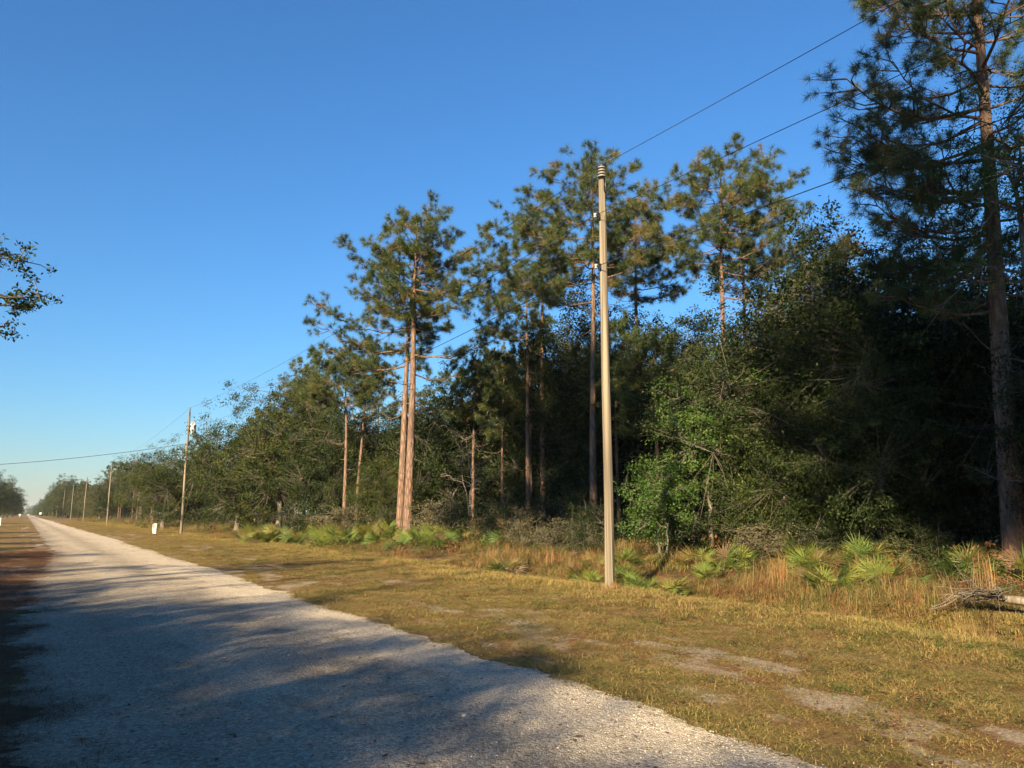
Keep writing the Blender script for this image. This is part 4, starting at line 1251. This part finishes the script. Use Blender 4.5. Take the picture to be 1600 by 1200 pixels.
for px, d, h, n, lab in [(1213, 17.2, 1.05, 60, "tall reddish straw grass clump in front of the dark wood, leaning right"), (1528, 15.0, 1.0, 46, "upright golden straw grass clump near the fallen branches"),
                         (1520, 10.6, 0.62, 18, "thin arching dead grass stalks in front of the dark hollow"), (1580, 10.2, 0.7, 8, "few dead stalks standing at the right edge by the hollow"),
                         (1330, 17.8, 0.7, 22, "thin straw stalks between the two bright palmettos"), (860, 24.5, 0.75, 40, "golden dry grass clump left of the near pole"),
                         (951, D1 - 0.22, 0.3, 46, "ring of dry grass around the near pole's foot"), (770, 27.0, 0.7, 34, "dry grass tuft in front of the lone yellow palmetto's thicket")]:
    x, y = spot(px, d)
    put("straw_grass_clump", [("stalks", straw_clump(int(px), h, n, 0.011 if d > 12 else 0.008, 0.22 if d > 12 else 0.12))], on_ground(x, y), float(RNG.uniform(0, 6)), 1.0, lab, "grass clump", "tall dead grass clumps")

# fallen log with bleached branches at the right edge
g = Geo()
rl = np.random.default_rng(8)
a0 = point(1640, 962, 12.3); a0[2] = 0.20
a1 = point(1560, 946, 12.8); a1[2] = 0.27
tube(g, np.linspace(a0, a1, 5) + rl.normal(0, 0.01, (5, 3)), [0.075, 0.075, 0.07, 0.065, 0.045], 10)
log = g.mesh("log_trunk", M['dead_wood'], True)
gb = Geo()
for k in range(17):
    st = a1 + (a0 - a1) * rl.uniform(0, 0.25)
    px = rl.uniform(1450, 1560); py = rl.uniform(900, 962)
    en = point(px, py, rl.uniform(11.9, 13.6)); en[2] = max(en[2], float(gz(en[0], en[1])) + 0.04)
    P = curve_path(rl, st, en, 7, 0.05, 0.07)
    tube(gb, P, 0.016 * (1 - 0.8 * np.linspace(0, 1, 7)) * rl.uniform(0.5, 1.1) + 0.002, 5)
    for q in range(3):
        j = int(rl.integers(2, 6)); e = P[j] + rl.normal(0, 0.16, 3); tube(gb, [P[j], (P[j] + e) / 2 + rl.normal(0, 0.03, 3), e], [0.006, 0.004, 0.002], 4)
put("fallen_log", [("log", log), ("branches", gb.mesh("log_branches", M['dead_wood'], True))], (0, 0, 0), label="pale bleached fallen log with tangled dead branches over the dark hollow", cat="log")

# white cable pedestal beside the transformer pole
g = Geo(); box(g, (0, 0, 0.36), (0.32, 0.28, 0.78), bev=0.03)
g2 = Geo(); box(g2, (0, 0, 0.77), (0.35, 0.31, 0.06), bev=0.02)
g3 = Geo(); box(g3, (0, -0.148, 0.40), (0.20, 0.012, 0.46), bev=0.005)
x, y = spot(244, 64)
put("cable_pedestal", [("housing", g.mesh("housing", M['white'])), ("cap", g2.mesh("cap", M['white'])), ("door", g3.mesh("door", M['white']))], on_ground(x, y), -0.5, 1.0, "small white utility pedestal box standing in the grass by the transformer pole", "utility box")
# white marker post, far left verge
g = Geo(); box(g, (0, 0, 0.5), (0.13, 0.08, 1.1), bev=0.01)
g2 = Geo(); box(g2, (0, 0, 1.07), (0.15, 0.1, 0.05), bev=0.01)
put("marker_post", [("post", g.mesh("post", M['white'])), ("cap", g2.mesh("cap", M['white']))], on_ground(*spot(1.5, 105)), 0.3, 1, "white marker post on the left verge at the picture's edge", "post")
# far white sign
g = Geo(); tube(g, [(0, 0, -0.2), (0, 0, 1.9)], 0.04, 8)
g2 = Geo(); lathe(g2, [(0, -0.012), (0.5, -0.012), (0.5, 0.012), (0, 0.012)], 24)
sg = put("road_sign", [("post", g.mesh("sign_post", M['dark_metal']))], on_ground(5.6, 400), 0, 1, "small round white sign beside the road far away", "sign")
pl = link("plate", g2.mesh("plate", M['white']), sg, (0, -0.06, 1.75)); pl.rotation_euler = (math.pi / 2, 0, 0)
# far mailbox
g = Geo(); box(g, (0, 0, 0.5), (0.12, 0.12, 1.1), bev=0.01)
g2 = Geo(); tube(g2, [(-0.1, -0.45, 1.2), (-0.1, 0.45, 1.2)], 0.26, 12)
put("mailbox", [("post", g.mesh("mail_post", M['white'])), ("box", g2.mesh("mail_box", M['white']))], on_ground(-2.2, 420), 1.57, 1, "white mailbox on the far left roadside", "mailbox")
# far white car on the road
g = Geo(); box(g, (0, 0, 0.68), (1.8, 4.4, 0.62), bev=0.12)
car = put("car", [("body", g.mesh("car_body", M['white']))], (2.2, 900, 0.05), 0, 1, "tiny white car far down the road at its vanishing point", "car")
g = Geo(); box(g, (0, 0.2, 1.2), (1.55, 2.3, 0.5), bev=0.15); link("cabin", g.mesh("cabin", M['white']), car)
g = Geo(); box(g, (0, -0.97, 1.2), (1.3, 0.04, 0.34), bev=0.01); link("windscreen", g.mesh("windscreen", M['glass']), car)
g = Geo(); tube(g, [(-0.1, 0, 0), (0.1, 0, 0)], 0.33, 14); wm = g.mesh("wheel", M['rubber'])
for sx in (-0.8, 0.8):
    for sy in (-1.4, 1.4): link("wheel", wm, car, (sx, sy, 0.33))
g = Geo(); box(g, (0, 0, 0), (0.35, 0.05, 0.15), bev=0.02); hm = g.mesh("headlight", M['porcelain'])
for sx in (-0.65, 0.65): link("headlight", hm, car, (sx, -2.21, 0.72))
# a few loose stones on the road
for px, py, s, lab in [(322, 1066, 0.035, "pale flat stone lying on the shaded road"), (725, 1127, 0.03, "grey stone on the shaded road closer to the viewer")]:
    x, fo, up = ray(px, py); t = -EYE / up
    X = (x * math.cos(YAW) + fo * math.sin(YAW)) * t; Y = (-x * math.sin(YAW) + fo * math.cos(YAW)) * t
    tag(link("stone", chips[int(px) % 8], None, (X, Y, float(road_z(X, Y)) + s * 0.2), 0.7, s), lab, "stone")

# ------------------------------------------------------------------ thin evening haze over the whole place
m, nt, out = new_mat('haze')
pv = nt.nodes.new("ShaderNodeVolumePrincipled")
pv.inputs["Color"].default_value = (0.80, 0.86, 0.92, 1.0)
pv.inputs["Density"].default_value = 0.0001
pv.inputs["Anisotropy"].default_value = 0.1
nt.links.new(pv.outputs[0], out.inputs["Volume"])
g = Geo(); box(g, (150, 1850, 17.0), (5400, 4400, 38.0))
hz_o = tag(link("haze", g.mesh("haze", m)), "thin evening haze over the whole place", "haze", kind="stuff")
